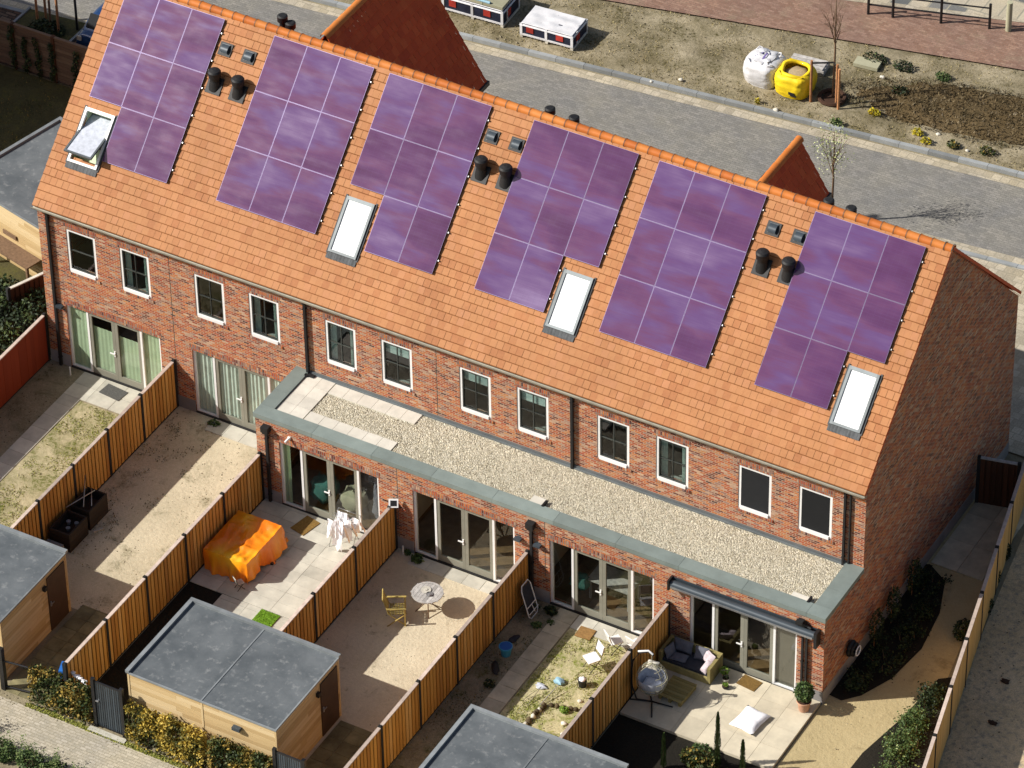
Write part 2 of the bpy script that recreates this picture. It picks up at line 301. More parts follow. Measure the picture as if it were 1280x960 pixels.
# ------------------------------------------------------------------ mesh builder
def wloc(o):
    v = Vector((0, 0, 0))
    while o is not None: v += o.location; o = o.parent
    return v
class MB:
    def __init__(s, T=None):
        s.v = []; s.f = []; s.m = []; s.r = []; s.uv = []; s.T = T; s.sm = []
    def face(s, pts, m=0, r=None, uv=None, smooth=False):
        i = len(s.v); P = [Vector(p) for p in pts]
        if uv is None:
            n = (P[1] - P[0]).cross(P[2] - P[0]); a = [abs(x) for x in n]
            if a[2] >= a[0] and a[2] >= a[1]: uv = [(p.x, p.y) for p in P]
            elif a[1] >= a[0]: uv = [(p.x, p.z) for p in P]
            else: uv = [(p.y, p.z) for p in P]
        if s.T is not None: P = [s.T @ p for p in P]
        s.v += P; s.f.append(list(range(i, i + len(P)))); s.m.append(m); s.r.append(R() if r is None else r); s.uv.append(uv); s.sm.append(smooth)
    def box(s, x0, x1, y0, y1, z0, z1, m=0, r=None, A=None):
        if r is None: r = R()
        c = [Vector((x, y, z)) for z in (z0, z1) for y in (y0, y1) for x in (x0, x1)]
        if A is not None: c = [A @ p for p in c]
        for q in ((0, 2, 3, 1), (4, 5, 7, 6), (0, 1, 5, 4), (2, 6, 7, 3), (0, 4, 6, 2), (1, 3, 7, 5)):
            s.face([c[k] for k in q], m, r)
    def tube(s, pts, rad, m=0, n=8, cap=True, r=None):
        if r is None: r = R()
        pts = [Vector(p) for p in pts]
        rads = rad if isinstance(rad, (list, tuple)) else [rad] * len(pts)
        rings = []; up = Vector((0, 0, 1))
        for i, p in enumerate(pts):
            d = (pts[min(i + 1, len(pts) - 1)] - pts[max(i - 1, 0)]).normalized()
            a = d.cross(up if abs(d.z) < .95 else Vector((1, 0, 0))).normalized(); b = d.cross(a)
            rings.append([p + (a * math.cos(2 * math.pi * k / n) + b * math.sin(2 * math.pi * k / n)) * rads[i] for k in range(n)])
        for i in range(len(rings) - 1):
            for k in range(n):
                s.face([rings[i][k], rings[i + 1][k], rings[i + 1][(k + 1) % n], rings[i][(k + 1) % n]], m, r, smooth=True)
        if cap: s.face(rings[0], m, r); s.face(rings[-1][::-1], m, r)
    def cyl(s, c, r0, r1, z0, z1, m=0, n=16, r=None, A=None):
        f = (lambda p: A @ Vector(p)) if A is not None else Vector
        if r is None: r = R()
        a = [f((c[0] + r0 * math.cos(t), c[1] + r0 * math.sin(t), z0)) for t in [2 * math.pi * k / n for k in range(n)]]
        b = [f((c[0] + r1 * math.cos(t), c[1] + r1 * math.sin(t), z1)) for t in [2 * math.pi * k / n for k in range(n)]]
        for k in range(n): s.face([a[k], a[(k + 1) % n], b[(k + 1) % n], b[k]], m, r, smooth=True)
        s.face(a[::-1], m, r); s.face(b, m, r)
    def grid(s, fn, nu, nv, m=0, r=None, rf=None):
        P = [[Vector(fn(i / nu, j / nv)) for j in range(nv + 1)] for i in range(nu + 1)]
        for i in range(nu):
            for j in range(nv):
                q = [P[i][j], P[i + 1][j], P[i + 1][j + 1], P[i][j + 1]]
                s.face(q, m, rf((i + .5) / nu, (j + .5) / nv) if rf else (.5 if r is None else r), uv=[(i / nu, j / nv)] * 4, smooth=True)
    def ell(s, c, rx, ry, rz, m=0, nu=14, nv=9, r=.5, pw=1.0, jit=0, A=None):
        def sg(x, p): return math.copysign(abs(x) ** p, x)
        def fn(u, v):
            a = 2 * math.pi * u; b = math.pi * (v - .5)
            p = Vector((sg(math.cos(b), pw) * sg(math.cos(a), pw) * rx, sg(math.cos(b), pw) * sg(math.sin(a), pw) * ry, sg(math.sin(b), pw) * rz))
            if jit: p *= 1 + jit * noise.noise(p * 3 / max(rx, ry, rz) + Vector(c))
            if A is not None: p = A @ p
            return p + Vector(c)
        s.grid(fn, nu, nv, m, r)
    def pillow(s, c, w, h, t, m=0, A=None, r=.5, n=8):
        for sg in (1, -1):
            def fn(u, v):
                a, b = 2 * u - 1, 2 * v - 1
                k = max(0, (1 - a ** 4) * (1 - b ** 4)) ** .45
                p = Vector((a * w / 2 * (1 - .08 * (1 - abs(b))), b * h / 2 * (1 - .08 * (1 - abs(a))), sg * t / 2 * k * (1 + .25 * noise.noise(Vector((a * 2, b * 2, c[0])))) ))
                if A is not None: p = A @ p
                return p + Vector(c)
            s.grid(fn, n, n, m, r)
    def build(s, name, mats, parent=None, **tags):
        if not isinstance(mats, (list, tuple)): mats = [mats]
        if parent is not None: org = wloc(parent)
        else:
            xs = [v.x for v in s.v]; ys = [v.y for v in s.v]; zs = [v.z for v in s.v]
            org = Vector(((min(xs) + max(xs)) / 2, (min(ys) + max(ys)) / 2, min(zs)))
        me = bpy.data.meshes.new(name)
        me.from_pydata([v - org for v in s.v], [], s.f)
        for k in mats: me.materials.append(MATS[k])
        me.polygons.foreach_set('material_index', s.m); me.polygons.foreach_set('use_smooth', s.sm)
        ul = me.uv_layers.new(name='UVMap'); flat = []
        for q in s.uv:
            for a in q: flat += [a[0], a[1]]
        ul.data.foreach_set('uv', flat)
        at = me.attributes.new('rnd', 'FLOAT', 'FACE'); at.data.foreach_set('value', s.r)
        if any(s.sm):
            import bmesh
            bm = bmesh.new(); bm.from_mesh(me); bmesh.ops.remove_doubles(bm, verts=bm.verts, dist=.0004)
            for e in bm.edges:
                if len(e.link_faces) == 2 and e.calc_face_angle(0) > .9: e.smooth = False
            bm.to_mesh(me); bm.free()
        me.update()
        o = bpy.data.objects.new(name, me); COL.objects.link(o)
        if parent is not None: o.parent = parent
        else: o.location = org
        for a, b in tags.items(): o[a] = b
        return o
def thing(name, label, cat, loc, group=None):
    o = bpy.data.objects.new(name, None); COL.objects.link(o); o.location = loc; o.empty_display_size = .2
    o['label'] = label; o['category'] = cat
    if group: o['group'] = group
    return o
def copy_tree(o, parent=None):
    c = o.copy(); COL.objects.link(c)
    if parent is not None: c.parent = parent
    for ch in list(o.children): copy_tree(ch, c)
    return c
def rotz(a, at=(0, 0, 0)):
    return Matrix.Translation(Vector(at)) @ Matrix.Rotation(a, 4, 'Z')
def sheet(name, poly, z, mat, kind='structure', thick=0, **k):
    b = MB(); n = len(poly)
    b.face([(p[0], p[1], z) for p in poly], 0, .5)
    if thick:
        for i in range(n):
            p, q = poly[i], poly[(i + 1) % n]
            b.face([(p[0], p[1], z - thick), (q[0], q[1], z - thick), (q[0], q[1], z), (p[0], p[1], z)], 0, .5)
    return b.build(name, mat, kind=kind, **k)
def rect(x0, x1, y0, y1): return [(x0, y0), (x1, y0), (x1, y1), (x0, y1)]
def slabs(name, x0, x1, y0, y1, sx, sy, z, mat, gap=.012, h=.03, jit=.003, skip=None, **k):
    b = MB(); x = x0
    while x < x1 - .02:
        xe = min(x + sx, x1); y = y0
        while y < y1 - .02:
            ye = min(y + sy, y1)
            if not (skip and skip((x + xe) / 2, (y + ye) / 2)):
                j = U(-jit, jit)
                b.box(x + gap / 2, xe - gap / 2, y + gap / 2, ye - gap / 2, z - h + j, z + j)
            y = ye
        x = xe
    return b.build(name, mat, kind='structure', **k)

# ------------------------------------------------------------------ ground, streets, gardens
sheet('ground', rect(-220, 260, -220, 260), 0, 'g_base')
e = .004
sheet('garden_soil', rect(0, 4.5, -9.1, 0), .008, 'g_moss')
sheet('lawn', rect(1.86, 4.47, -9.1, -1.25), .014, 'g_sand_grass')
sheet('sand', rect(4.62, 9.02, -9.1, 0), .008, 'g_sand')
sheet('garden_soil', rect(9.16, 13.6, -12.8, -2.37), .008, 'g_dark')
sheet('sand', rect(13.72, 18.02, -12.6, -2.37), .008, 'g_sand_clean')
sheet('garden_soil', rect(18.16, 22.55, -12.6, -2.37), .008, 'g_soil')
sheet('lawn', rect(19.78, 22.5, -9.1, -3.0), .014, 'g_grass_lush')
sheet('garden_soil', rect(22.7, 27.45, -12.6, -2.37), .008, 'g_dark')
sheet('sand', [(27.5, -12), (32.3, -12), (28.45, 9.6), (27.5, 9.6)], .008, 'g_clay')
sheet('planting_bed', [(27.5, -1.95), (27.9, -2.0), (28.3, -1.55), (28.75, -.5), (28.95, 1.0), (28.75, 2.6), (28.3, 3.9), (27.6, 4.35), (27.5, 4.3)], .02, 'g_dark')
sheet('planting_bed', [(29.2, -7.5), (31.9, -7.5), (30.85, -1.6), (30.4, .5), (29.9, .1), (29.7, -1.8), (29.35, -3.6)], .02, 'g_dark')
sheet('lane', [(32.45, -14), (40, -14), (40, 9.6), (28.95, 9.6), (31.1, -3)], .008, 'g_lane')
# slab paths
slabs('path', 1.22, 1.84, -9.1, -1.2, .62, .62, .03, 'slab')
slabs('paving', 1.22, 4.45, -1.2, -.02, .8, .6, .03, 'slab')
slabs('path', 8.42, 8.98, -8.8, -.62, .56, .6, .03, 'slab')
slabs('paving', 5.9, 9.0, -.6, -.02, .6, .58, .03, 'slab')
slabs('paving', 7.0, 9.0, -12.9, -8.85, .5, .5, .03, 'slab_moss')
slabs('terrace', 9.18, 13.58, -6.55, -2.39, .9, .45, .05, 'slab', gap=.01)
slabs('terrace', 10.3, 13.58, -9.0, -6.56, .9, .45, .05, 'slab', gap=.01)
slabs('path', 17.42, 17.98, -12.6, -2.9, .56, .6, .03, 'slab')
slabs('paving', 14.3, 17.98, -2.88, -2.4, .6, .48, .03, 'slab')
slabs('paving', 16.0, 17.4, -12.6, -9.4, .5, .5, .026, 'slab_moss')
slabs('path', 19.12, 19.74, -9.1, -2.4, .62, .62, .03, 'slab_grey')
slabs('paving', 19.76, 22.5, -3.0, -2.4, .62, .6, .03, 'slab')
slabs('terrace', 22.72, 27.46, -5.45, -2.4, .8, .8, .10, 'slab_cream', h=.10, gap=.008)
slabs('side_path', 27.6, 29.25, 4.4, 9.4, .82, 1.25, .05, 'slab_grey')
sheet('path', [(4, -13.15), (40, -13.15), (40, -15.0), (4, -15.0)], .012, 'p_alley')
sheet('garden_soil', [(0, -40), (60, -40), (60, -15.0), (0, -15.0)], .008, 'g_moss')
# street and verge beyond the terrace
def sy(x, y0, k=.095): return y0 + k * x
def strip(name, ya, ka, yb, kb, z, mat, x0=-40, x1=60):
    return sheet(name, [(x0, sy(x0, ya, ka)), (x1, sy(x1, ya, ka)), (x1, sy(x1, yb, kb)), (x0, sy(x0, yb, kb))], z, mat)
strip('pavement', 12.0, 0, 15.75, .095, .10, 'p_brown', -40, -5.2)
strip('pavement', 9.95, 0, 15.75, .095, .06, 'p_band', -5.2, 60)
strip('gutter_band', 15.9, .095, 16.35, .095, .012, 'p_band')
strip('street', 16.35, .095, 19.80, .095, .008, 'p_street')
strip('gutter_band', 19.80, .095, 20.20, .095, .012, 'p_band')
for nm, ya, z in (('kerb', 20.28, .15), ('kerb', 15.75, .12)):
    b = MB(); x = -40
    while x < 60:
        q = [(x + .006, sy(x, ya)), (x + .994, sy(x + 1, ya)), (x + .994, sy(x + 1, ya) + .16), (x + .006, sy(x, ya) + .16)]
        r = R(); b.face([(a, c, z) for a, c in q], 0, r)
        for i in range(4):
            p, w = q[i], q[(i + 1) % 4]; b.face([(p[0], p[1], 0), (w[0], w[1], 0), (w[0], w[1], z), (p[0], p[1], z)], 0, r)
        x += 1
    b.build(nm, 'kerbstone', kind='structure')
# sandy verge: gently bumpy
b = MB(); nx, ny = 220, 26
def vz(x, y): return .13 + .07 * noise.noise(Vector((x * .9, y * .9, 0))) + .035 * noise.noise(Vector((x * 3.1, y * 3.1, 4)))
def vfn(u, v):
    x = -25 + 60 * u; ya = sy(x, 20.44); yb = 23.32 + .215 * x
    if yb < ya + .5: yb = ya + .5
    y = ya + (yb - ya) * v; return (x, y, vz(x, y) if .02 < v < .98 else .1)
b.grid(vfn, nx, ny); b.build('verge', 'g_verge', kind='structure')
b = MB()
def vfn2(u, v):
    a = 2 * math.pi * u; k = 1 + .18 * noise.noise(Vector((math.cos(a) * 1.5, math.sin(a) * 1.5, 2)))
    x = 20.0 + 4.6 * v * k * math.cos(a); y = 24.75 + 1.35 * v * k * math.sin(a) + .17 * (x - 20.0)
    return (x, y, vz(x, y) + .035 + .10 * (1 - v ** 2) * (1 + .6 * noise.noise(Vector((x * 2, y * 2, 0)))) - .05 * v)
b.grid(vfn2, 48, 14); b.build('earth_mound', 'g_verge_dark', kind='structure')
strip('pavement', 23.3, .215, 24.65, .285, .16, 'p_red', -10, 60)
strip('kerb', 24.65, .285, 24.85, .285, .17, 'p_band', -10, 60)
strip('car_park', 24.85, .285, 60, .285, .14, 'p_car_park', -10, 60)
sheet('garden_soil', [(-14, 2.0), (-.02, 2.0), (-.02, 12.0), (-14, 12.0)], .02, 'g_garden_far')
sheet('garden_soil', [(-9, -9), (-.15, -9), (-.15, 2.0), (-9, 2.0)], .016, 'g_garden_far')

# ------------------------------------------------------------------ the brick terrace
H = thing('terraced_house_row', 'long red brick terrace with orange tiled roof, purple solar arrays and flat roofed extension', 'building', (L / 2, YB / 2, 0))
WIN = []
for h in range(6):
    for o in (.985, 2.878): WIN.append((h * W + o, h))
WW, WZ0, WZ1 = 1.04, 3.843, 5.438
DW, DZ0, DZ1 = 3.372, .04, 2.44
def wall_holes(mb, x0, x1, z0, z1, holes, y0, y1):
    xs = sorted({x0, x1, *[h[0] for h in holes], *[h[1] for h in holes]}); zs = sorted({z0, z1, *[h[2] for h in holes], *[h[3] for h in holes]})
    for i in range(len(xs) - 1):
        for j in range(len(zs) - 1):
            cx, cz = (xs[i] + xs[i + 1]) / 2, (zs[j] + zs[j + 1]) / 2
            if any(h[0] < cx < h[1] and h[2] < cz < h[3] for h in holes): continue
            mb.face([(xs[i], y0, zs[j]), (xs[i + 1], y0, zs[j]), (xs[i + 1], y0, zs[j + 1]), (xs[i], y0, zs[j + 1])])
    for a, c, d, f in holes:
        mb.face([(a, y0, d), (a, y0, f), (a, y1, f), (a, y1, d)]); mb.face([(c, y0, d), (c, y1, d), (c, y1, f), (c, y0, f)])
        mb.face([(a, y0, f), (c, y0, f), (c, y1, f), (a, y1, f)]); mb.face([(a, y0, d), (a, y1, d), (c, y1, d), (c, y0, d)])
DOOR = [(h * W + .73, h) for h in range(6)]
b = MB()
wh = [(x, x + WW, WZ0, WZ1) for x, _ in WIN]
wall_holes(b, 0, 8.98, 0, HE - .02, [w for w in wh if w[1] < 9] + [(x, x + DW, DZ0, DZ1) for x, h in DOOR if h < 2], 0, .28)
wall_holes(b, 8.98, L, 2.9, HE - .02, [w for w in wh if w[0] > 9], 0, .28)
b.build('rear_wall', 'brick', H)
b = MB()
wall_holes(b, 8.98, L, 0, HX - .03, [(x, x + DW, DZ0, DZ1) for x, h in DOOR if h >= 2], -D, -D + .28)
b.face([(8.98, 0, 0), (8.98, -D, 0), (8.98, -D, HX - .03), (8.98, 0, HX - .03)])
b.face([(8.98, -D + .28, HX - .03), (L, -D + .28, HX - .03), (L, -D + .28, 2.44), (8.98, -D + .28, 2.44)])
b.build('extension_wall', 'brick', H)
def gable(x, m0, nm):
    b = MB(); zt = ZR - .02; pts = [(x, 0, 0), (x, YB, 0), (x, YB, HE - .02), (x, YB / 2, zt), (x, 0, HE - .02)]
    b.face(pts if x > 1 else pts[::-1]); 
    if x > 1: b.face([(x, -D, 0), (x, -.0, 0), (x, -.0, HX - .03), (x, -D, HX - .03)])
    return b.build(nm, m0, H)
gable(L, 'brick', 'gable_wall'); gable(0, 'brick', 'gable_wall')
b = MB(); b.face([(L, YB, 0), (0, YB, 0), (0, YB, HE), (L, YB, HE)]); b.build('street_wall', 'brick', H)
# plinths
def plinth_run(x0, x1, y, doors):
    x = x0
    for d0, d1 in doors + [(x1, x1)]:
        if d0 - x > .02: b = MB(); b.box(x, d0, y - .012, y + .02, 0, .45); b.build('plinth', 'plinth', H)
        x = d1
plinth_run(0, 8.96, 0, [(x, x + DW) for x, h in DOOR if h < 2])
plinth_run(8.99, L, -D, [(x, x + DW) for x, h in DOOR if h >= 2])
b = MB(); b.box(L - .02, L + .012, -D, YB, 0, .45); b.build('plinth', 'plinth', H); b = MB(); b.box(-.012, .02, 0, YB, 0, .45); b.build('plinth', 'plinth', H)
b = MB()
for x, y, z0, z1 in ((4.63, 0, 0, HE - .1), (13.75, 0, HX, HE - .1), (13.75, -D, .0, HX - .05), (18.62, -D, 1.0, HX - .05)):
    b.box(x, x + .018, y - .003, y + .01, z0, z1)
b.build('movement_joints', 'dark_frame', H)
# windows
def make_window(x, style, first=None):
    o = bpy.data.objects.new('window', None)
    z0, z1 = WZ0, WZ1; y = .02
    f = MB(); t = .082
    f.box(x, x + t, y, y + .08, z0, z1); f.box(x + WW - t, x + WW, y, y + .08, z0, z1)
    f.box(x + t, x + WW - t, y, y + .08, z1 - t, z1); f.box(x + t, x + WW - t, y - .05, y + .08, z0, z0 + .10)
    fr = f.build('window', 'white_paint', H)
    p = MB(); p.box(x - .06, x + WW + .06, -.006, .0, WZ1 + .002, WZ1 + .215); p.build('soldier_course', 'brick_soldier', fr)
    p = MB(); p.box(x - .08, x + WW + .08, -.035, .05, WZ0 - .09, WZ0 - .002); p.build('brick_sill', 'brick_soldier', fr)
    g = MB(); a, c = x + t, x + WW - t; q, w = z0 + .10, z1 - t; s = .035
    g.box(a, a + s, y + .01, y + .06, q, w); g.box(c - s, c, y + .01, y + .06, q, w); g.box(a, c, y + .011, y + .061, w - s, w); g.box(a, c, y + .011, y + .061, q, q + s)
    mx = (a + c) / 2; mz = (q + w) / 2
    if style != 'screen':
        if style != 'single': g.box(mx - .014, mx + .014, y + .02, y + .052, q, w)
        g.box(a, c, y + .022, y + .05, mz - .014, mz + .014)
    g.build('sash', 'dark_frame', fr)
    p = MB(); p.face([(a, y + .045, q), (c, y + .045, q), (c, y + .045, w), (a, y + .045, w)], 0, .5); p.build('pane', 'glass_upper', fr)
    if style == 'screen':
        p = MB(); p.box(a + .01, c - .01, y + .005, y + .02, q + .01, w - .01); p.build('insect_screen', 'screen_black', fr)
    if style == 'blind':
        p = MB(); p.box(a, c, y + .10, y + .11, w - .42, w); p.build('roller_blind', 'curtain_grey', fr)
    if style == 'curtain':
        for xx in ((a, a + .22), (c - .2, c)):
            p = MB(); p.grid(lambda u, v: (xx[0] + (xx[1] - xx[0]) * u, y + .14 + .02 * math.sin(u * 22), q - .1 + (w - q + .1) * v), 14, 1); p.build('curtain', 'curtain_grey', fr)
    return fr
sty = ['single', 'curtain', 'plain', 'curtain', 'curtain', 'blind', 'blind', 'blind', 'plain', 'curtain', 'screen', 'screen']
for (x, h), s in zip(WIN, sty): make_window(x, s)
# patio door sets
def make_doors(x, h):
    y = (0 if h < 2 else -D) + .05; z0, z1 = DZ0, DZ1; t = .07
    f = MB(); sp = [x, x + .725, x + DW - .725, x + DW]
    for i, p in enumerate(sp):
        a = p if i == 0 else (p - t if i == 3 else p - t / 2)
        f.box(a, a + t, y, y + .09, z0, z1)
    f.box(x + t, x + DW - t, y + .002, y + .088, z1 - .06, z1)
    for a, c in ((sp[0] + t, sp[1] - t / 2), (sp[2] + t / 2, sp[3] - t)): f.box(a, c, y + .002, y + .088, z0, z0 + .05)
    fr = f.build('patio_door_set', 'white_paint', H)
    b = MB(); b.box(x, x + DW, y - .06, y + .1, z0 - .04, z0 + .004); b.build('threshold', 'black_metal', fr)
    b = MB(); yy = 0 if h < 2 else -D; b.box(x - .06, x + DW + .06, yy - .006, yy, DZ1 + .002, DZ1 + .215); b.build('soldier_course', 'brick_soldier', fr)
    a0, a1 = sp[1] + t / 2, sp[2] - t / 2; mid = (a0 + a1) / 2
    for k, (p, q) in enumerate(((a0, mid - .003), (mid + .003, a1))):
        d = MB(); s = .105; yy = y + .015
        d.box(p, p + s, yy, yy + .06, z0, z1 - .06); d.box(q - s, q, yy, yy + .06, z0, z1 - .06)
        d.box(p + s, q - s, yy, yy + .06, z1 - .06 - .09, z1 - .06); d.box(p + s, q - s, yy, yy + .06, z0, z0 + .22)
        dl = d.build('door', 'taupe_paint', fr)
        g = MB(); g.face([(p + s, yy + .03, z0 + .22), (q - s, yy + .03, z0 + .22), (q - s, yy + .03, z1 - .15), (p + s, yy + .03, z1 - .15)], 0, .5); g.build('door_glass', 'glass', fr)
        if k == 0:
            g = MB(); g.box(q - .075, q - .03, yy - .025, yy, 1.0, 1.2); g.box(q - .21, q - .035, yy - .05, yy - .025, 1.09, 1.125); g.build('door_handle', 'white_paint', fr)
    for a, c in ((sp[0] + t, sp[1] - t / 2), (sp[2] + t / 2, sp[3] - t)):
        g = MB(); g.face([(a, y + .05, z0 + .05), (c, y + .05, z0 + .05), (c, y + .05, z1 - .06), (a, y + .05, z1 - .06)], 0, .5); g.build('side_glass', 'glass', fr)
    yc = y + .10
    def cur(a, c, q, w, m, k=30, amp=.03, nm='curtain'):
        g = MB(); n = max(8, int((c - a) * k)); g.grid(lambda u, v: (a + (c - a) * u, yc + amp * math.sin(u * (c - a) * 45) + amp * .5 * math.sin(u * (c - a) * 17), q + (w - q) * v), n * 2, 1); g.build(nm, m, fr)
    if h == 0:
        cur(sp[0] + t, sp[1], z0 + .02, z1 - .06, 'curtain_green', amp=.006); cur(a0 + .1, mid - .1, z0 + .1, 1.85, 'curtain_green', amp=.004, nm='privacy_film')
        cur(mid + .1, a1 - .1, z0 + .1, 1.8, 'curtain_green', amp=.004, nm='privacy_film'); cur(sp[2], sp[3] - t, z0 + .02, z1 - .06, 'curtain_green', amp=.006)
    if h == 1: cur(sp[0] + t, sp[3] - t, z0 + .02, z1 - .06, 'curtain_grey', amp=.02)
    if h == 2: cur(sp[0] + t, sp[0] + .3, z0 + .02, z1 - .06, 'curtain_green')
    if h == 5:
        g = MB(); g.box(sp[2] + t / 2, sp[3] - t, y + .07, y + .085, z0 + .05, z1 - .06); g.build('roller_screen', 'blind_brown', fr)
    return fr
for x, h in DOOR: make_doors(x, h)
# interior shells seen through the glass
b = MB()
b.box(.01, L - .01, .29, YB - .02, .0, .035, 0); b.box(8.99, L - .01, -D + .29, .28, .0, .034, 0)
b.build('room_floor', 'wood_floor', H)
b = MB()
for i in range(1, 6):
    y0 = .29 if i <= 2 else -D + .29
    b.box(i * W - .08, i * W + .08, y0, 9.8, .036, 2.84)
    b.box(i * W - .08, i * W + .08, .29, 9.8, 3.0, HE - .05)
b.box(.01, L - .01, 5.4, 5.5, .036, HE - .05); b.box(.01, L - .01, .29, 9.8, 2.85, 2.99); b.box(8.99, L - .01, -D + .29, .28, 2.6, 2.62)
b.box(.01, L - .01, .29, 9.8, HE - .04, HE - .03)
b.build('inner_walls', 'wall_plaster', H)
# main roof: every tile real, lapped like the real courses
TW, TE = .2148, .2485
def tiles(mb, x0, x1, t1, P, seed=0, w=TW, e_=TE, m=0, lap=0, hole=None):
    n = int(round(t1 / e_)); rows = t1 / n
    for j in range(n):
        off = (j * .5 % 1) * w; x = x0 - off; ta, tb = j * rows, (j + 1) * rows + .03; ta -= .0
        while x < x1 - .002:
            a, c = max(x, x0), min(x + w, x1); x += w
            if c - a < .01: continue
            if hole and hole((a + c) / 2, (ta + tb) / 2): continue
            r = min(1, max(0, random.gauss(.5, .27))); g = .0012 + (.004 if R() < .4 else 0)
            k = U(-.003, .003)
            A, B = P(a + g, ta, .036 + k), P(c - g, ta, .036 + k); Cc, Dd = P(c - g, tb, .026), P(a + g, tb, .026)
            A0, B0 = P(a + g, ta, .0), P(c - g, ta, .0); C0, D0 = P(c - g, tb, 0), P(a + g, tb, 0)
            A2, B2 = P(a + g, ta + .026, .050 + k), P(c - g, ta + .026, .050 + k)
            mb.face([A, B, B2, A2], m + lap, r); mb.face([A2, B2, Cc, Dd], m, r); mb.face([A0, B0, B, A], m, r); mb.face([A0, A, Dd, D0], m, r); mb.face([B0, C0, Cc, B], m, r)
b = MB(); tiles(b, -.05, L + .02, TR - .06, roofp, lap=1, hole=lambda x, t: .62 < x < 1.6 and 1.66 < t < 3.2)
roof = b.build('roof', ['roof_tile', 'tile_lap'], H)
def roofq(x, t, h=0.0):
    p = roofp(x, t, h); return Vector((x, YB - p.y, p.z))
b = MB()
for h_ in (0, -.06):
    for xa, xb, ta, tb in ((-.04, .66, 0, TR), (1.57, L + .01, 0, TR), (.66, 1.57, 0, 1.66), (.66, 1.57, 3.22, TR)):
        b.face([roofp(xa, ta, h_), roofp(xb, ta, h_), roofp(xb, tb, h_), roofp(xa, tb, h_)])
b.build('roof_deck', 'dark_frame', H)
b = MB(); tiles(b, -.05, L + .02, TR - .06, roofq, w=.30, e_=.33); b.build('street_roof', 'red_tile', H)
# verge edge seen on the gable side, brown
b = MB()
for sgn, P in ((1, roofp), (-1, roofq)):
    b.face([P(L + .022, 0, -.05), P(L + .022, TR, -.05), P(L + .022, TR, .04), P(L + .022, 0, .04)], 0, .4)
    b.face([P(L, 0, -.09), P(L + .05, 0, -.09), P(L + .05, TR, -.09), P(L, TR, -.09)], 0, .2) if sgn < 0 else None
b.build('verge_tiles', 'red_tile', H)
b = MB(); x = -.06; i = 0
while x < L:
    xe = min(x + .385, L + .03)
    def half(u, v, x=x, xe=xe):
        a = math.pi * (1.12 * v - .06); rr = .135 - .012 * u + (.016 if u < .12 else 0)
        return (x + (xe - x + .03) * u, YB / 2 - math.cos(a) * rr, ZR - .045 + math.sin(a) * rr * .95)
    rv = R(); b.grid(half, 6, 10, 0, rv)
    b.grid(lambda u, v, xe=xe: (xe - .012 + .03 * u, YB / 2 - math.cos(math.pi * (1.1 * v - .05)) * .149, ZR - .045 + math.sin(math.pi * (1.1 * v - .05)) * .1415), 1, 10, 1)
    x = xe
b.build('ridge_tiles', ['ridge_tile', 'dark_frame'], H)
# gutter and downpipes
b = MB()
def gut(u, v):
    a = math.pi * (1 + v); return (-.05 + (L + .05) * u, SL0 - .02 + .075 * math.cos(a), HE - .02 + .075 * math.sin(a) + .01)
b.grid(gut, 1, 8); b.box(-.05, L, SL0 + .05, -.002, HE - .14, HE - .05); b.box(-.05, L, SL0 - .105, SL0 - .09, HE - .02, HE + .005)
b.build('gutter', 'gutter', H)
def pipe(x, y, z0, z1, s=.045, hop=None):
    b = MB(); b.box(x - s, x + s, y - .03 - 2 * s, y - .03, z0, z1)
    for z in [z0 + .3, (z0 + z1) / 2, z1 - .3]: b.box(x - s - .01, x + s + .01, y - .04 - 2 * s, y, z, z + .04)
    p = b.build('downpipe', 'black_plastic', H)
    if hop:
        q = MB(); zz = z1; q.box(x - .12, x + .12, y - .2, y - .004, zz, zz + .20); q.box(x - .09, x + .09, y - .17, y - .03, zz - .07, zz); q.build('hopper', 'black_plastic', p)
for x, z0 in ((.39, 0), (9.38, HX - .12), (18.25, HX - .12), (26.88, HX - .12)): pipe(x, 0, z0, HE - .1, .032 if x > 20 else .04)
b = MB(); b.box(27.02, 27.06, -.07, -.004, HX, HE - .1); b.build('downpipe', 'black_plastic', H)
for x in (9.38, 18.22): pipe(x, -D, 0, 2.75, .04, True)
pipe(26.85, -D, 0, 2.75, .028); pipe(26.98, -D, 0, 2.75, .028)
b = MB(); b.box(26.65, 26.95, -D - .14, -D - .004, 2.78, 2.9); b.box(26.72, 26.9, -D - .22, -D - .05, 2.9, 3.0); b.tube([(26.95, -D - .1, 2.84), (27.12, -D - .12, 2.8)], .035); b.build('hopper', 'black_plastic', H)
# extension roof
b = MB(); c0 = HX - .12
def cop(x0, x1, y0, y1): b.box(x0, x1, y0, y1, HX - .16, HX)
x = 8.93
while x < L + .02:
    xe = min(x + 2.0, L + .03); cop(x + .004, xe - .004, -D - .04, -D + .40); x = xe
cop(8.93, 9.40, -D + .405, -1.2); cop(8.93, 9.40, -1.194, .0); cop(L - .52, L + .03, -D + .405, -1.2); cop(L - .52, L + .03, -1.194, .0)
cp = b.build('parapet_coping', 'coping_zinc', H)
b = MB(); b.box(9.41, L - .53, -.05, -.003, HX - .10, HX + .03); b.box(9.41, L - .53, -.085, -.052, HX - .1, HX - .03)
b.build('lead_flashing', 'zinc', H)
def bumpy(u, v):
    x = 9.38 + (L - .5 - 9.38) * u; y = -D + .38 + (D - .40) * v; return (x, y, HX - .09 + .012 * noise.noise(Vector((x * 6, y * 6, 1))))
b = MB(); b.grid(bumpy, 260, 30); b.build('gravel_bed', 'g_gravel', H)
b = MB()
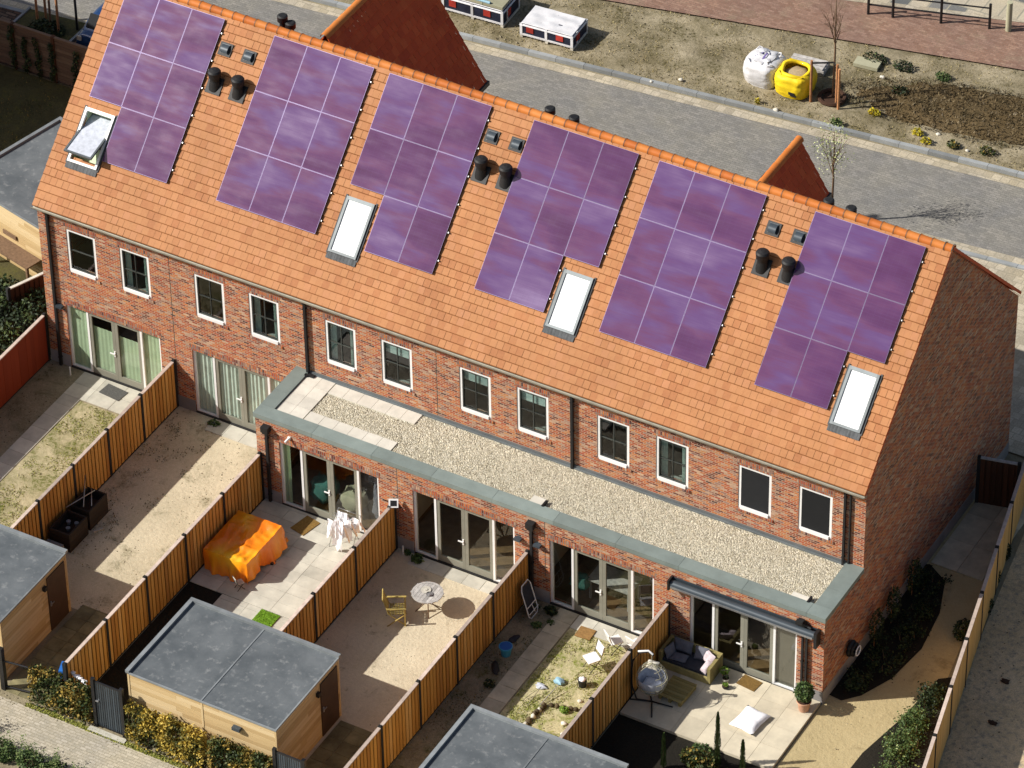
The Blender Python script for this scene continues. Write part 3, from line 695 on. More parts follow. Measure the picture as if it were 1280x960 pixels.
for i in range(14000):
    x, y = U(9.45, L - .56), U(-D + .42, -.1); s = U(.011, .026); z = HX - .085
    if x < 10.35 or (y > -.62 and x < 13.0) or (y < -1.45 and x < 13.3): continue
    a = U(0, 6.28); q = [Vector((math.cos(a + k * 1.571) * s * U(.7, 1.2), math.sin(a + k * 1.571) * s * U(.7, 1.2), 0)) for k in range(4)]; tp = Vector((x + U(-.01, .01), y + U(-.01, .01), z + s * U(.6, 1.1))); c = Vector((x, y, z - .005)); r = R()
    for k in range(4): b.face([c + q[k], c + q[(k + 1) % 4], tp], 0, r)
ramped('pebble', [(0, (.22, .19, .14)), (.35, (.52, .47, .35)), (.7, (.74, .68, .54)), (1, (.92, .87, .74))], mixn=.1, bmp=0)
b.build('gravel_stones', 'pebble', H, kind='stuff')
def rslab(*q): b = MB(); b.box(*q); b.build('roof_slab', 'slab_roof', H)
for i in range(2):
    for j in range(4): rslab(9.42 + .46 * i, 9.87 + .46 * i, -D + .41 + .48 * j, -D + .88 + .48 * j, HX - .1, HX - .055 + U(0, .006))
x = 10.36
while x < 12.9:
    rslab(x, x + .48, -.56, -.1, HX - .1, HX - .055); rslab(x, x + .48, -D + .42, -D + .86, HX - .1, HX - .055); x += .49
rslab(26.2, 26.7, -D + .42, -D + .62, HX - .1, HX - .05); rslab(17.9, 18.3, -D + .41, -D + .7, HX - .1, HX - .02)
for xo in (26.74, 18.32): b = MB(); b.box(xo, xo + .06, -D + .35, -D + .61, HX - .06, HX + .03); b.build('roof_outlet', 'black_metal', H)
b = MB()
for dx, dy, s in ((9.55, -.15, .1), (9.4, -.2, .05)): b.box(dx - s, dx + s, dy - .06, dy + .06, HX - .06, HX + .0)
b.build('pipe_shoe', 'black_plastic', H)
# solar arrays
PW, PH, T0 = 1.134, 1.7074, 1.9136
DH = .12
AX = [.535, 5.65, 9.574, 14.369, 18.426, 23.347]
MISS = [(0, 2), None, (0, 2), (2, 2), None, (2, 2)]
# rows counted from the top (0) to the bottom (2); the photo hides the height above the tiles, so shift along the view ray
_F = Vector((-.3877, .6644, -.6385)); _k = DH / (-(_F.dot(NR))); SHX = -_F.x * _k; SHT = -(_F.y * CS + _F.z * SN) * _k
for i, (ax, ms) in enumerate(zip(AX, MISS)):
    b = MB()
    for r in range(3):
        for q in (.25, .75):
            t = T0 + (2 - r + q) * PH + SHT; x0 = ax + (PW if ms and ms[1] == r and ms[0] == 0 else 0); x1 = ax + 3 * PW - (PW if ms and ms[1] == r and ms[0] == 2 else 0)
            x0 += SHX; x1 += SHX + .03
            A = Matrix([[1, 0, 0, 0], [0, CS, -SN, 0], [0, SN, CS, 0], [0, 0, 0, 1]]); A.translation = roofp(0, 0, 0)
            b.box(x0 - .02, x1 + .03, t - .02, t + .02, .055, .085, 0, A=A)
            b.box(x1 + .0, x1 + .028, t - .02, t + .02, .06, DH - .01, 1, A=A)
    rail = b.build('solar_array', ['black_metal', 'steel'], H)
    for r in range(3):
        for c in range(3):
            if ms == (c, r): continue
            xa = ax + c * PW + SHX; ta = T0 + (2 - r) * PH + SHT
            p = MB(); A = Matrix([[1, 0, 0, 0], [0, CS, -SN, 0], [0, SN, CS, 0], [0, 0, 0, 1]]); A.translation = roofp(0, 0, 0)
            g = .004; rv = R()
            p.box(xa + g, xa + PW - g, ta + g, ta + PH - g, .085, DH, 1, rv, A=A)
            u0, u1, v0, v1 = xa + g + .010, xa + PW - g - .010, ta + g + .010, ta + PH - g - .010
            p.face([A @ Vector((u0, v0, DH + .002)), A @ Vector((u1, v0, DH + .002)), A @ Vector((u1, v1, DH + .002)), A @ Vector((u0, v1, DH + .002))], 0, rv, uv=[(u0 - xa, v0 - ta), (u1 - xa, v0 - ta), (u1 - xa, v1 - ta), (u0 - xa, v1 - ta)])
            p.build('solar_panel', ['solar_cells', 'solar_rim'], rail)
# skylights
RA = Matrix([[1, 0, 0, 0], [0, CS, -SN, 0], [0, SN, CS, 0], [0, 0, 0, 1]]); RA.translation = roofp(0, 0, 0)
def skylight(x0, x1, t0, t1, opened=False):
    b = MB(); w = .075; h = .12
    b.box(x0, x0 + w, t0, t1, .03, h, A=RA); b.box(x1 - w, x1, t0, t1, .03, h, A=RA); b.box(x0 + w, x1 - w, t1 - w - .03, t1, .03, h, A=RA); b.box(x0 + w, x1 - w, t0, t0 + w, .03, h, A=RA)
    s = b.build('skylight', 'white_paint' if opened else 'zinc', H)
    b = MB(); b.box(x0 - .03, x1 + .03, t0 - .20, t0 - .003, .05, .068, A=RA)
    for k in range(9):
        xx = x0 + k * (x1 - x0) / 9; b.box(xx, xx + .05, t0 - .205, t0 - .01, .066, .071, A=RA)
    b.box(x1 + .003, x1 + .06, t0 - .05, t1 + .04, .045, .075, A=RA); b.box(x0 - .06, x0 - .003, t0 - .05, t1 + .04, .045, .075, A=RA); b.build('skylight_flashing', 'lead', s)
    if not opened:
        p = MB(); p.box(x0 + w, x1 - w, t0 + w, t1 - w - .03, .075, .085, 0, .5, A=RA); p.build('white_blind', 'blind_white', s)
        p = MB(); p.face([RA @ Vector(q) for q in ((x0 + w, t0 + w, .094), (x1 - w, t0 + w, .094), (x1 - w, t1 - w - .03, .094), (x0 + w, t1 - w - .03, .094))], 0, .5); p.build('skylight_glass', 'glass_frosted', s)
    else:
        p = MB()
        for a, c, d, f in ((x0 + w, x0 + w + .01, t0 + w, t1 - w), (x1 - w - .01, x1 - w, t0 + w, t1 - w), (x0 + w, x1 - w, t1 - w - .04, t1 - w - .03), (x0 + w, x1 - w, t0 + w, t0 + w + .01)): p.box(a, c, d, f, -.35, .03, A=RA)
        p.box(x0 + w, x1 - w, t0 + w, t0 + w + .55, -.36, -.35, A=RA); p.box(x0 + w, x1 - w, t0 + .6, t1 - w, -.37, -.36, 1, A=RA); p.build('skylight_shaft', ['curtain_green', 'screen_black'], s)
        # sash pivoting about its middle, lower half swung out
        tm = (t0 + t1) / 2; ang = math.radians(-32)
        q = RA @ Matrix.Translation(Vector((0, tm + .05, .10))) @ Matrix.Rotation(-ang, 4, 'X')
        p = MB(); hh = (t1 - t0) / 2 - .04; xa, xb = x0 + .03, x1 - .03
        q = RA @ Matrix.Translation(Vector((0, tm + .05, .10))) @ Matrix.Rotation(ang, 4, 'X')
        p.box(xa, xa + .06, -hh, hh, 0, .06, A=q); p.box(xb - .06, xb, -hh, hh, 0, .06, A=q); p.box(xa + .06, xb - .06, hh - .06, hh, 0, .06, A=q); p.box(xa + .06, xb - .06, -hh, -hh + .06, 0, .06, A=q)
        sa = p.build('skylight_sash', 'zinc', s)
        p = MB(); p.box(xa + .06, xb - .06, -hh + .06, hh - .06, .03, .04, 0, .5, A=q); p.build('skylight_glass', 'blue_white_fabric', s)
skylight(.60, 1.63, 1.60, 3.30, True)
for x0 in (9.66, 16.86, 25.86): skylight(x0, x0 + .93, 1.58, 3.28)
# roof vents: two flat ones above two tall cowls on each pair of houses
def vent_cluster(xc, street=False):
    P = roofp
    for dx in (-.39, .42):
        x = xc + dx; t = 6.2
        b = MB(); b.box(x - .21, x + .21, t - .20, t + .20, .05, .075, A=RA); v = b.build('flat_vent', 'black_plastic', H)
        b = MB(); 
        b.box(x - .13, x + .13, t - .13, t + .15, .076, .11, A=RA)
        def dome(u, w_, x=x, t=t):
            return RA @ Vector((x - .12 + .24 * u, t - .12 + .26 * w_, .11 + .06 * math.sin(math.pi * (w_ * .85 + .15))))
        b.grid(dome, 2, 6); b.build('vent_hood', 'anthracite', v)
        b = MB(); t = 5.0 - (.12 if dx > 0 else 0)
        t = 5.13; x += .06; b.box(x - .25, x + .25, t - .30, t + .22, .05, .075, A=RA); v = b.build('cowl_vent', 'black_plastic', H)
        c = roofp(x, t, .05); b = MB(); b.cyl((c.x, c.y), .21, .15, c.z - .14, c.z + .16, n=20); b.cyl((c.x, c.y), .145, .145, c.z + .1, c.z + .42, n=20)
        b.build('vent_pipe', 'black_plastic', v)
        b = MB(); b.cyl((c.x, c.y), .185, .20, c.z + .28, c.z + .46, n=22); b.cyl((c.x, c.y), .20, .165, c.z + .46, c.z + .51, n=22); b.cyl((c.x, c.y), .165, .06, c.z + .51, c.z + .54, n=22); b.build('vent_cap', 'black_plastic', v)
for xc in (4.70, 13.72, 22.76): vent_cluster(xc)
def street_vent(x, y, zt):
    b = MB(); b.cyl((x, y), .10, .10, ZR - (y - YB / 2) * math.tan(SL) - .1, zt - .1, n=16); v = b.build('cowl_vent', 'black_plastic', H)
    b = MB(); b.cyl((x, y), .16, .16, zt - .2, zt - .03, n=18); b.cyl((x, y), .16, .11, zt - .03, zt, n=18); b.build('vent_cap', 'black_plastic', v)
def onray(u, v, z):
    return unproj(u, v, z)
# camera frame (needed for a few far placements measured as view rays during the survey)
yaw, pitch, rl, FPX = -.5282571240060804, -.6925462175641581, -.01972153364171723, 5924.241257671754
CAMP = Vector((68.65971889108191, -89.78277409576886, 91.71382501037995))
fwd = Vector((math.sin(yaw) * math.cos(pitch), math.cos(yaw) * math.cos(pitch), math.sin(pitch)))
rt0 = Vector((math.cos(yaw), -math.sin(yaw), 0)); up0 = rt0.cross(fwd)
RT = rt0 * math.cos(rl) + up0 * math.sin(rl); UP = up0 * math.cos(rl) - rt0 * math.sin(rl)
for x, zt in ((5.18, 10.88), (5.45, 10.72), (14.23, 10.66), (15.02, 10.62), (23.2, 10.6), (23.9, 10.58)):
    street_vent(x, 5.97, zt)
# cross gables on the street side
def cross(xr, zr, hw, zb, y1, nm, mat='red_tile'):
    b = MB(); k = math.hypot(hw, zr - zb); sn, cs = (zr - zb) / k, hw / k
    for sgn in (1, -1):
        nrm = Vector((sgn * sn, 0, cs))
        def P(a, t, h, sgn=sgn, nrm=nrm): return Vector((xr + sgn * (hw - t * cs), a, zb + t * sn)) + nrm * h
        tiles(b, YB / 2 + .3, y1, k, P, w=.24, e_=.30)
    c = b.build(nm, mat, H)
    b = MB(); y = YB / 2 + .2
    while y < y1:
        ye = min(y + .4, y1 + .03)
        def half(u, v, y=y, ye=ye):
            a = math.pi * (1.1 * v - .05); rr = .125 + .012 * u; return (xr - math.cos(a) * rr, y + (ye - y) * u, zr - .02 + math.sin(a) * rr)
        b.grid(half, 3, 8, 0, R()); y = ye
    b.build('dormer_ridge', 'ridge_tile', c)
    b = MB(); b.face([(xr - hw + .05, y1 - .05, zb - .3), (xr + hw - .05, y1 - .05, zb - .3), (xr + hw - .05, y1 - .05, zb - .05), (xr, y1 - .05, zr - .05), (xr - hw + .05, y1 - .05, zb - .05)]); b.build('dormer_gable', 'brick', c)
    b = MB(); b.box(xr + hw - .02, xr + hw + .09, YB / 2 + 3.0, y1 + .05, zb - .12, zb + .03); b.box(xr - hw - .09, xr - hw + .02, YB / 2 + 3.0, y1 + .05, zb - .12, zb + .03); b.build('dormer_gutter', 'black_metal', c)
    return c
cross(7.12, 11.24, 2.5, 7.27, 10.2, 'street_gable_roof')
cross(20.17, 8.85, 1.0, 7.22, 10.2, 'dormer_roof')
# wall fittings (fixed parts of the building)
def wall_lamp(x, y, z, nm='wall_lamp'):
    b = MB(); b.box(x - .05, x + .05, y - .03, y - .004, z - .06, z + .06); b.box(x - .10, x + .12, y - .17, y - .03, z - .02, z + .05); b.build(nm, 'anthracite', H)
wall_lamp(17.78, -D, 2.12); wall_lamp(18.42, -D, 2.15); wall_lamp(.55, 0, 2.35)
b = MB(); b.box(10.1, 10.18, -D - .05, -D - .004, 2.7, 2.8); b.tube([(10.14, -D - .04, 2.76), (10.1, -D - .2, 2.70)], .035, n=10); b.build('security_camera', 'white_paint', H)
b = MB()
def awn(u, v):
    a = 2 * math.pi * v; return (22.72 + (27.32 - 22.72) * u, -D - .13 + .125 * math.cos(a), 2.62 + .115 * math.sin(a))
b.grid(awn, 2, 14); b.box(22.74, 27.3, -D - .02, -D - .004, 2.5, 2.78)
aw = b.build('awning_cassette', 'anthracite', H)
b = MB(); b.box(22.70, 22.76, -D - .27, -D - .005, 2.45, 2.8); b.box(27.28, 27.37, -D - .27, -D - .005, 2.25, 2.8); b.build('awning_end', 'black_metal', aw)
b = MB(); b.box(22.8, 27.24, -D - .275, -D - .25, 2.56, 2.62); b.build('awning_front_rail', 'steel', aw)

# ------------------------------------------------------------------ a few things standing inside, seen through the glass
def indoor_table(c, w, d, label, mat='wood_floor'):
    t = thing('dining_table', label, 'table', (c[0], c[1], .04)); b = MB(); b.box(c[0] - w / 2, c[0] + w / 2, c[1] - d / 2, c[1] + d / 2, .74, .78); b.build('tabletop', mat, t)
    for i in (-1, 1):
        for j in (-1, 1): b = MB(); b.box(c[0] + i * (w / 2 - .08) - .03, c[0] + i * (w / 2 - .08) + .03, c[1] + j * (d / 2 - .08) - .03, c[1] + j * (d / 2 - .08) + .03, .04, .739); b.build('leg', mat, t)
indoor_table((20.3, -1.3), 1.4, .8, 'table seen through the doors behind the white folding chairs', 'grey_wood')
b = MB(); b.ell((10.75, -1.55, .45), .42, .35, .42, 0, 18, 10, pw=.75, jit=.35); b.build('covered_armchair', 'teal_cloth', label='teal covered seat seen through the doors behind the laundry', category='armchair')
b = MB(); b.ell((11.7, -1.5, .4), .38, .32, .36, 0, 18, 10, pw=.7, jit=.35); b.build('moving_box', 'board_tan', label='beige bundle on the floor behind the doors by the laundry', category='bundle')
b = MB(); b.ell((12.7, -1.6, .75), .22, .25, .7, 0, 16, 12, pw=.8, jit=.5); b.build('hanging_coat', 'grey_fabric', label='grey clothes seen through the right hand side light behind the laundry', category='clothing')
b = MB(); b.ell((19.4, -1.7, .62), .30, .22, .25, 0, 16, 9, pw=.8, jit=.3); b.build('laundry_bag', 'teal_cloth', label='green bundle seen through the left side light behind the leaning lounger', category='bag')

# ------------------------------------------------------------------ fences
def fence(name, pts, z1, label, mat='fence_wood', pitch=1.93, cat='fence', face=1, capm='fence_cap', board=.13, gap=.045, grp=None, bothsides=True):
    p0, p1 = Vector((*pts[0], 0)), Vector((*pts[1], 0)); d = p1 - p0; Lf = d.length; ang = math.atan2(d.y, d.x)
    T = rotz(ang, p0); root = thing(name, label, cat, (p0 + p1) / 2, grp)
    n = max(1, round(Lf / pitch)); w = Lf / n
    b = MB(T); grp_tone = [U(-.16, .16) for _ in range(n)]
    for i in range(n):
        x = i * w + .055
        while x < (i + 1) * w - .055:
            xe = min(x + board, (i + 1) * w - .05)
            b.box(x, xe, -.040 + U(-.004, .004), -.018 + U(-.002, .002), .06, z1 - .05 + U(-.006, .002), 0, min(1, max(0, random.gauss(.5, .26) + grp_tone[i]))); b.box(x - .02, min(xe + gap + .019, (i + 1) * w - .05), -.014, .0, .06, z1 - .05)
            b.box(x, xe, .018, .040, .06, z1 - .05)
            x = xe + gap
    b.build('boards', mat, root)
    b = MB(T)
    for i in range(n):
        for z in (.35, z1 - .35): b.box(i * w + .05, (i + 1) * w - .05, .003, .015, z, z + .07)
    b.build('rail', mat, root)
    b = MB(T)
    for i in range(n): b.box(i * w + .05, (i + 1) * w - .05, -.05, .05, z1 - .05, z1 - .012)
    b.build('cap_rail', capm, root)
    for i in range(n + 1):
        b = MB(T); b.box(i * w - .05, i * w + .05, -.055, .055, 0, z1 + .01); b.box(i * w - .035, i * w + .035, -.04, .04, z1 + .01, z1 + .03); b.build('post', 'concrete_post', root)
    b = MB(T); b.box(.05, Lf - .05, -.03, .03, 0, .06); b.build('gravel_board', 'concrete_post', root)
    return root
GF = 'fences between the back gardens'
fence('garden_fence', ((4.57, -9.15), (4.57, -.06)), 1.8, 'orange brown board fence standing behind the dark planter boxes', grp=GF)
fence('garden_fence', ((9.10, -12.7), (9.10, -2.45)), 1.8, 'orange brown board fence running beside the orange tarpaulin', grp=GF)
fence('garden_fence', ((13.66, -9.15), (13.66, -2.45)), 1.8, 'orange brown board fence between the white laundry and the round table', grp=GF)
fence('garden_fence', ((18.09, -12.7), (18.09, -2.45)), 1.8, 'orange brown board fence with a folded lounger leaning against it', grp=GF)
fence('garden_fence', ((22.63, -9.15), (22.63, -2.45)), 1.8, 'orange brown board fence between the white folding chairs and the wooden sofa', grp=GF)
fence('garden_fence', ((-.08, -9.0), (-.08, -.06)), 1.8, 'dark red stained board fence at the left end of the brick terrace', mat='fence_red', board=.2, gap=.004, pitch=3)
fence('garden_fence', ((32.42, -7.6), (28.86, 8.0)), 1.8, 'long tan board fence beside the gable end and the lane', mat='fence_tan', board=.2, gap=.004)
fence('garden_gate', ((27.62, 7.45), (28.78, 7.72)), 1.8, 'dark slatted gate closing the passage beside the gable wall', mat='fence_dark', cat='gate', pitch=2, capm='grey_wood')
fence('garden_fence', ((-1.75, .45), (-.85, 2.55)), 1.8, 'short dark board fence between the hedge and the house corner', mat='fence_dark', pitch=3, capm='stone_pale')

# ------------------------------------------------------------------ sheds
def shed(T, w, d, label, doors='x', seam=None, mat='shed_wood', name='garden_shed', dooru=.85):
    org = T @ Vector((w / 2, d / 2, 0)); root = thing(name, label, 'shed', org)
    b = MB(T); h = 2.22; z = .02
    while z < h - .01:
        ze = min(z + .145, h); r = R()
        for a in range(0, 1):
            # planks on all four faces, broken lengthwise
            xs = [0, U(.3, .7) * w, w]
            for i in range(2): b.box(xs[i] + .002, xs[i + 1] - .002, 0, .02, z, ze - .013)
            b.box(0.02, w - .02, d - .02, d, z, ze - .006)
            ys = [0.021, U(.3, .7) * d, d - .021]
            for i in range(2):
                b.box(w - .02, w, ys[i] + .001, ys[i + 1] - .001, z, ze - .013); b.box(0, .02, ys[i] + .001, ys[i + 1] - .001, z, ze - .006)
        z = ze
    for x in ((0, w) if seam is None else (0, seam, w)): b.box(x - .03, x + .03, -.012, .03, 0, h)
    b.box(w - .03, w + .012, d - .03, d + .01, 0, h)
    b.build('wall', mat, root)
    b = MB(T); b.box(.022, w - .022, .022, d - .022, 0, h - .01); b.build('inner_lining', 'door_brown', root)
    b = MB(T); b.box(-.05, w + .05, -.05, d + .05, h, h + .03)
    rf = b.build('roof', 'felt', root)
    b = MB(T); t = .10
    b.box(-.06, w + .06, d - .06, d + .06, h + .031, h + .11); b.box(-.06, .06, -.05, d - .061, h + .031, h + .11)
    b.box(.061, w + .06, -.06, -.02, h + .0, h + .05); b.box(w + .02, w + .06, -.019, d - .061, h + .0, h + .055)
    b.build('roof_edge', 'felt_edge', rf)
    if seam: 
        b = MB(T); b.box(seam - .02, seam + .02, -.02, d - .062, h + .031, h + .045); b.build('roof_seam', 'felt_edge', rf)
    if doors == 'x':
        y1 = d - .12; y0 = y1 - .88
        b = MB(T); b.box(w + .001, w + .03, y0, y1, .05, 2.02); dr = b.build('door', 'door_brown', root)
        b = MB(T); b.box(w + .03, w + .06, y0 + .05, y0 + .09, .95, 1.12); b.box(w + .06, w + .085, y0 + .05, y0 + .19, 1.03, 1.06); b.build('door_handle', 'steel', dr)
        b = MB(T); b.box(w + .001, w + .10, y0 - .22, y0 - .1, 1.72, 1.86); b.build('shed_lamp', 'black_plastic', root)
    return root
shed(rotz(0, (11.12, -12.52, 0)), 4.78, 3.3, 'double timber shed with grey felt roof and pale wooden front behind the golden hedge', seam=2.4)
shed(rotz(0, (2.05, -12.52, 0)), 4.78, 3.3, 'timber shed cut by the left edge, its brown door facing the sandy garden', seam=2.4)
shed(rotz(0, (20.18, -12.52, 0)), 4.78, 3.3, 'timber shed with grey felt roof at the bottom edge beside the grassy garden', seam=2.4, doors='x')
b = MB(); b.box(14.55, 14.8, -12.66, -12.53, 1.72, 1.83); b.build('security_light', 'anthracite', label='small grey light fixed high on the pale front of the double shed', category='light')
T = rotz(math.atan2(-.24, .97), (-5.8, 3.86, 0)); shed(T, 4.35, 4.2, 'flat roofed timber shed behind the left end of the brick terrace', doors='', name='garden_shed')
T2 = rotz(math.atan2(-.24, .97), (-5.8, 3.86, 0)); b = MB(T2); b.box(1.4, 3.6, -.62, -.02, .9, .95); b.box(1.9, 2.5, -.06, -.03, 1.15, 1.3); b.box(1.42, 1.5, -.6, -.52, 0, .9); b.box(3.5, 3.58, -.6, -.52, 0, .9); b.build('potting_bench', 'bark', label='brown wooden bench standing against the lit wall of the far left shed', category='bench')

# ------------------------------------------------------------------ foliage helpers
def leaves(mb, c, rad, n, s, shell=.5, lo=0, hi=1, flat=.6, boxy=False, clump=0):
    c = Vector(c); cl = []
    if clump: cl = [Vector((U(-1, 1) * rad[0], U(-1, 1) * rad[1], U(-1, 1) * rad[2])) * .85 for _ in range(clump)]
    for i in range(n):
        if boxy: q = Vector((U(-1, 1) * rad[0], U(-1, 1) * rad[1], U(-1, 1) * rad[2]))
        else:
            while True:
                v = Vector((U(-1, 1), U(-1, 1), U(-1, 1)))
                if .02 < v.length <= 1: break
            v *= (1 - shell) + shell / max(v.length, .3) * .9 if shell else 1
            q = Vector((v.x * rad[0], v.y * rad[1], v.z * rad[2]))
        if cl:
            k = random.choice(cl); q = k + Vector((random.gauss(0, .14), random.gauss(0, .14), random.gauss(0, .14))) * (rad[0] + rad[2])
        p = c + q
        if p.z < .01: p.z = U(.01, .06)
        a = Vector((random.gauss(0, 1), random.gauss(0, 1), random.gauss(0, flat))).normalized(); b_ = a.cross(Vector((random.gauss(0, 1), random.gauss(0, 1), random.gauss(0, 1)))).normalized()
        ss = s * U(.6, 1.4); tone = lo + (hi - lo) * min(1, max(0, random.gauss(.5, .25)))
        mb.face([p - a * ss, p + b_ * ss * .55, p + a * ss, p - b_ * ss * .55], 0, tone)
def stems(mb, pts, h, r=.012, lean=.15, m=1):
    for x, y, z in pts:
        dx, dy = U(-lean, lean), U(-lean, lean); mb.tube([(x, y, z), (x + dx * .5, y + dy * .5, z + h * .5), (x + dx, y + dy, z + h)], [r, r * .8, r * .4], m, 5)
def shrub(name, label, cat, c, rad, n, s, mat, grp=None, clump=0, boxy=False, stems_n=5, lo=0, hi=1, shell=.5):
    root = thing(name, label, cat, (c[0], c[1], 0), grp)
    b = MB(); leaves(b, c, rad, n, s, shell, lo, hi, clump=clump, boxy=boxy); b.build('foliage', mat, root)
    b = MB()
    for k in range(stems_n): 
        x, y = c[0] + U(-.6, .6) * rad[0], c[1] + U(-.6, .6) * rad[1]; b.tube([(x, y, .0), (x + U(-.05, .05), y + U(-.05, .05), c[2]), (x + U(-.1, .1), y + U(-.1, .1), c[2] + rad[2] * .7)], [.015, .012, .005], 0, 5)
    b.build('stems', 'bark', root); return root
# back hedges along the alley
def hedge(x0, x1, y, h, mat, label, n, d=.26, holes=True, lo=0, hi=1, s=.045):
    root = thing('hedge', label, 'hedge', ((x0 + x1) / 2, y, 0))
    b = MB(); 
    for i in range(n):
        x = U(x0, x1); top = h * (1 + .16 * noise.noise(Vector((x * 1.7, 0, 0))) + .08 * noise.noise(Vector((x * 6, 1, 0))))
        z = U(.02, 1) ** .8 * top; yy = y + U(-d, d) * (1 - .3 * (z / h)); k = noise.noise(Vector((x * 2.2, yy * 2, z * 1.6)))
        if k < -.25 and R() < .6: continue
        p = Vector((x, yy, z)); a = Vector((random.gauss(0, 1), random.gauss(0, 1), random.gauss(0, .8))).normalized(); c = a.cross(Vector((random.gauss(0, 1), random.gauss(0, 1), random.gauss(0, 1)))).normalized(); ss = s * U(.6, 1.4)
        b.face([p - a * ss, p + c * ss * .6, p + a * ss, p - c * ss * .6], 0, min(1, max(0, lo + (hi - lo) * (.5 + k * .9 + random.gauss(0, .22)))))
    b.build('foliage', mat, root)
    b = MB(); x = x0
    while x < x1: b.tube([(x, y + U(-.05, .05), 0), (x + U(-.1, .1), y + U(-.1, .1), h * .85)], [.018, .006], 0, 5); x += .22
    b.build('stems', 'bark', root); return root
hedge(7.95, 10.0, -12.80, 1.30, 'leaf_hedge', 'brown and green beech hedge left of the dark garden gate', 5200)
hedge(11.2, 13.75, -12.86, 1.38, 'leaf_gold', 'golden leaved hedge along the left half of the double shed', 6500, lo=.05, hi=1)
hedge(13.9, 15.95, -12.86, 1.35, 'leaf_hedge', 'dark green leaved hedge in front of the right half of the double shed', 5200)
b = MB()
for i in range(2600):
    x = U(7.9, 16); y = -13.08 + U(-.09, .09); p = Vector((x, y, .02)); a = U(0, 6.28); s = U(.02, .05); d = Vector((math.cos(a) * s, math.sin(a) * s, U(.0, .05))); q = Vector((-d.y, d.x, 0)) * .5
    b.face([p - d * .3, p + q, p + d, p - q], 0, R())
b.build('ground_cover', 'grass_blade', kind='stuff')
# gate left (open steel frame), dark slatted gates
def slat_gate(x0, x1, y, h, label, ang=0):
    root = thing('garden_gate', label, 'gate', (x0, y, 0)); T = rotz(ang, (x0, y, 0)); w = x1 - x0
    b = MB(T); x = .06
    while x < w - .06: b.box(x, x + .05, -.015, .015, .08, h - .05); x += .072
    b.build('slats', 'anthracite', root)
    b = MB(T); b.box(.03, w - .03, -.02, .02, h - .05, h); b.box(.03, w - .03, -.02, .02, .05, .09); b.build('gate_frame', 'black_metal', root)
    for xx in (0, w): b = MB(T); b.box(xx - .05, xx + .05, -.05, .05, 0, h + .08); b.build('post', 'black_metal', root)
    b = MB(T); b.box(.07, .16, -.06, -.02, h * .58, h * .60); b.build('handle', 'steel', root); return root
slat_gate(10.12, 11.06, -12.84, 1.75, 'dark grey slatted gate between the beech hedge and the double shed')
slat_gate(16.02, 16.95, -12.80, 1.75, 'dark slatted gate at the bottom edge right of the double shed')
sheet('threshold', [(9.98, -13.12), (11.2, -13.12), (11.2, -12.95), (9.98, -12.95)], .05, 'slab', thick=.05)
root = thing('open_gate', 'open black tubular gate beside the left shed', 'gate', (7.02, -12.8, 0))
b = MB(); b.box(6.93, 7.07, -12.9, -12.76, 0, 1.55); b.build('post', 'black_metal', root)
b = MB(); b.tube([(7.05, -12.83, 1.1), (8.0, -12.66, 1.05)], .03); b.tube([(7.05, -12.83, .12), (8.0, -12.66, .10)], .03); b.tube([(8.0, -12.66, .06), (8.0, -12.66, 1.1)], .03); b.build('gate_frame', 'black_metal', root)

# ------------------------------------------------------------------ garden furniture and loose things
# two dark planter boxes
def planter(x0, x1, y0, y1, h, label):
    root = thing('planter_box', label, 'planter', ((x0 + x1) / 2, (y0 + y1) / 2, 0), 'dark planter boxes')
    b = MB(); t = .05
    for k in range(4):
        z0, z1 = k * h / 4 + .006, (k + 1) * h / 4
        b.box(x0, x1, y0, y0 + t, z0, z1); b.box(x0, x1, y1 - t, y1, z0, z1); b.box(x0, x0 + t, y0 + t, y1 - t, z0, z1); b.box(x1 - t, x1, y0 + t, y1 - t, z0, z1)
    b.build('walls', 'planter_dark', root)
    b = MB(); b.box(x0 + t, x1 - t, y0 + t, y1 - t, .05, h * .55); b.build('soil', 'soil_pot', root)
    return root
planter(4.75, 5.42, -6.05, -5.1, .72, 'dark square planter box with poles across it, nearer the house')
planter(4.75, 5.45, -7.15, -6.2, .68, 'dark square planter box with pots inside, beside the left shed')
b = MB()
for p, q in (((4.7, -5.1, 1.15), (5.2, -6.0, .8)), ((4.8, -6.3, .85), (5.15, -5.3, .9)), ((4.95, -5.2, .8), (5.35, -5.8, .75))): b.tube([p, q], .016, 0, 6)
b.build('poles', 'steel', label='loose grey poles lying across the planter box nearer the house', category='poles')
b = MB()
for x, y in ((4.95, -6.45), (5.1, -6.7), (5.2, -6.4)): b.cyl((x, y), .05, .07, .38, .5, n=10)
b.box(4.75, 5.3, -7.35, -7.25, 0.0, .35); b.build('flower_pots', 'plinth', label='small grey pots standing inside the planter box beside the left shed', category='pots')
b = MB(rotz(1.0, (5.62, -5.95, 0))); b.box(-.16, .16, -.03, .03, .0, .06); b.build('wood_offcut', 'stone_pale', label='short pale plank lying on the sand beside the dark planter boxes', category='plank')
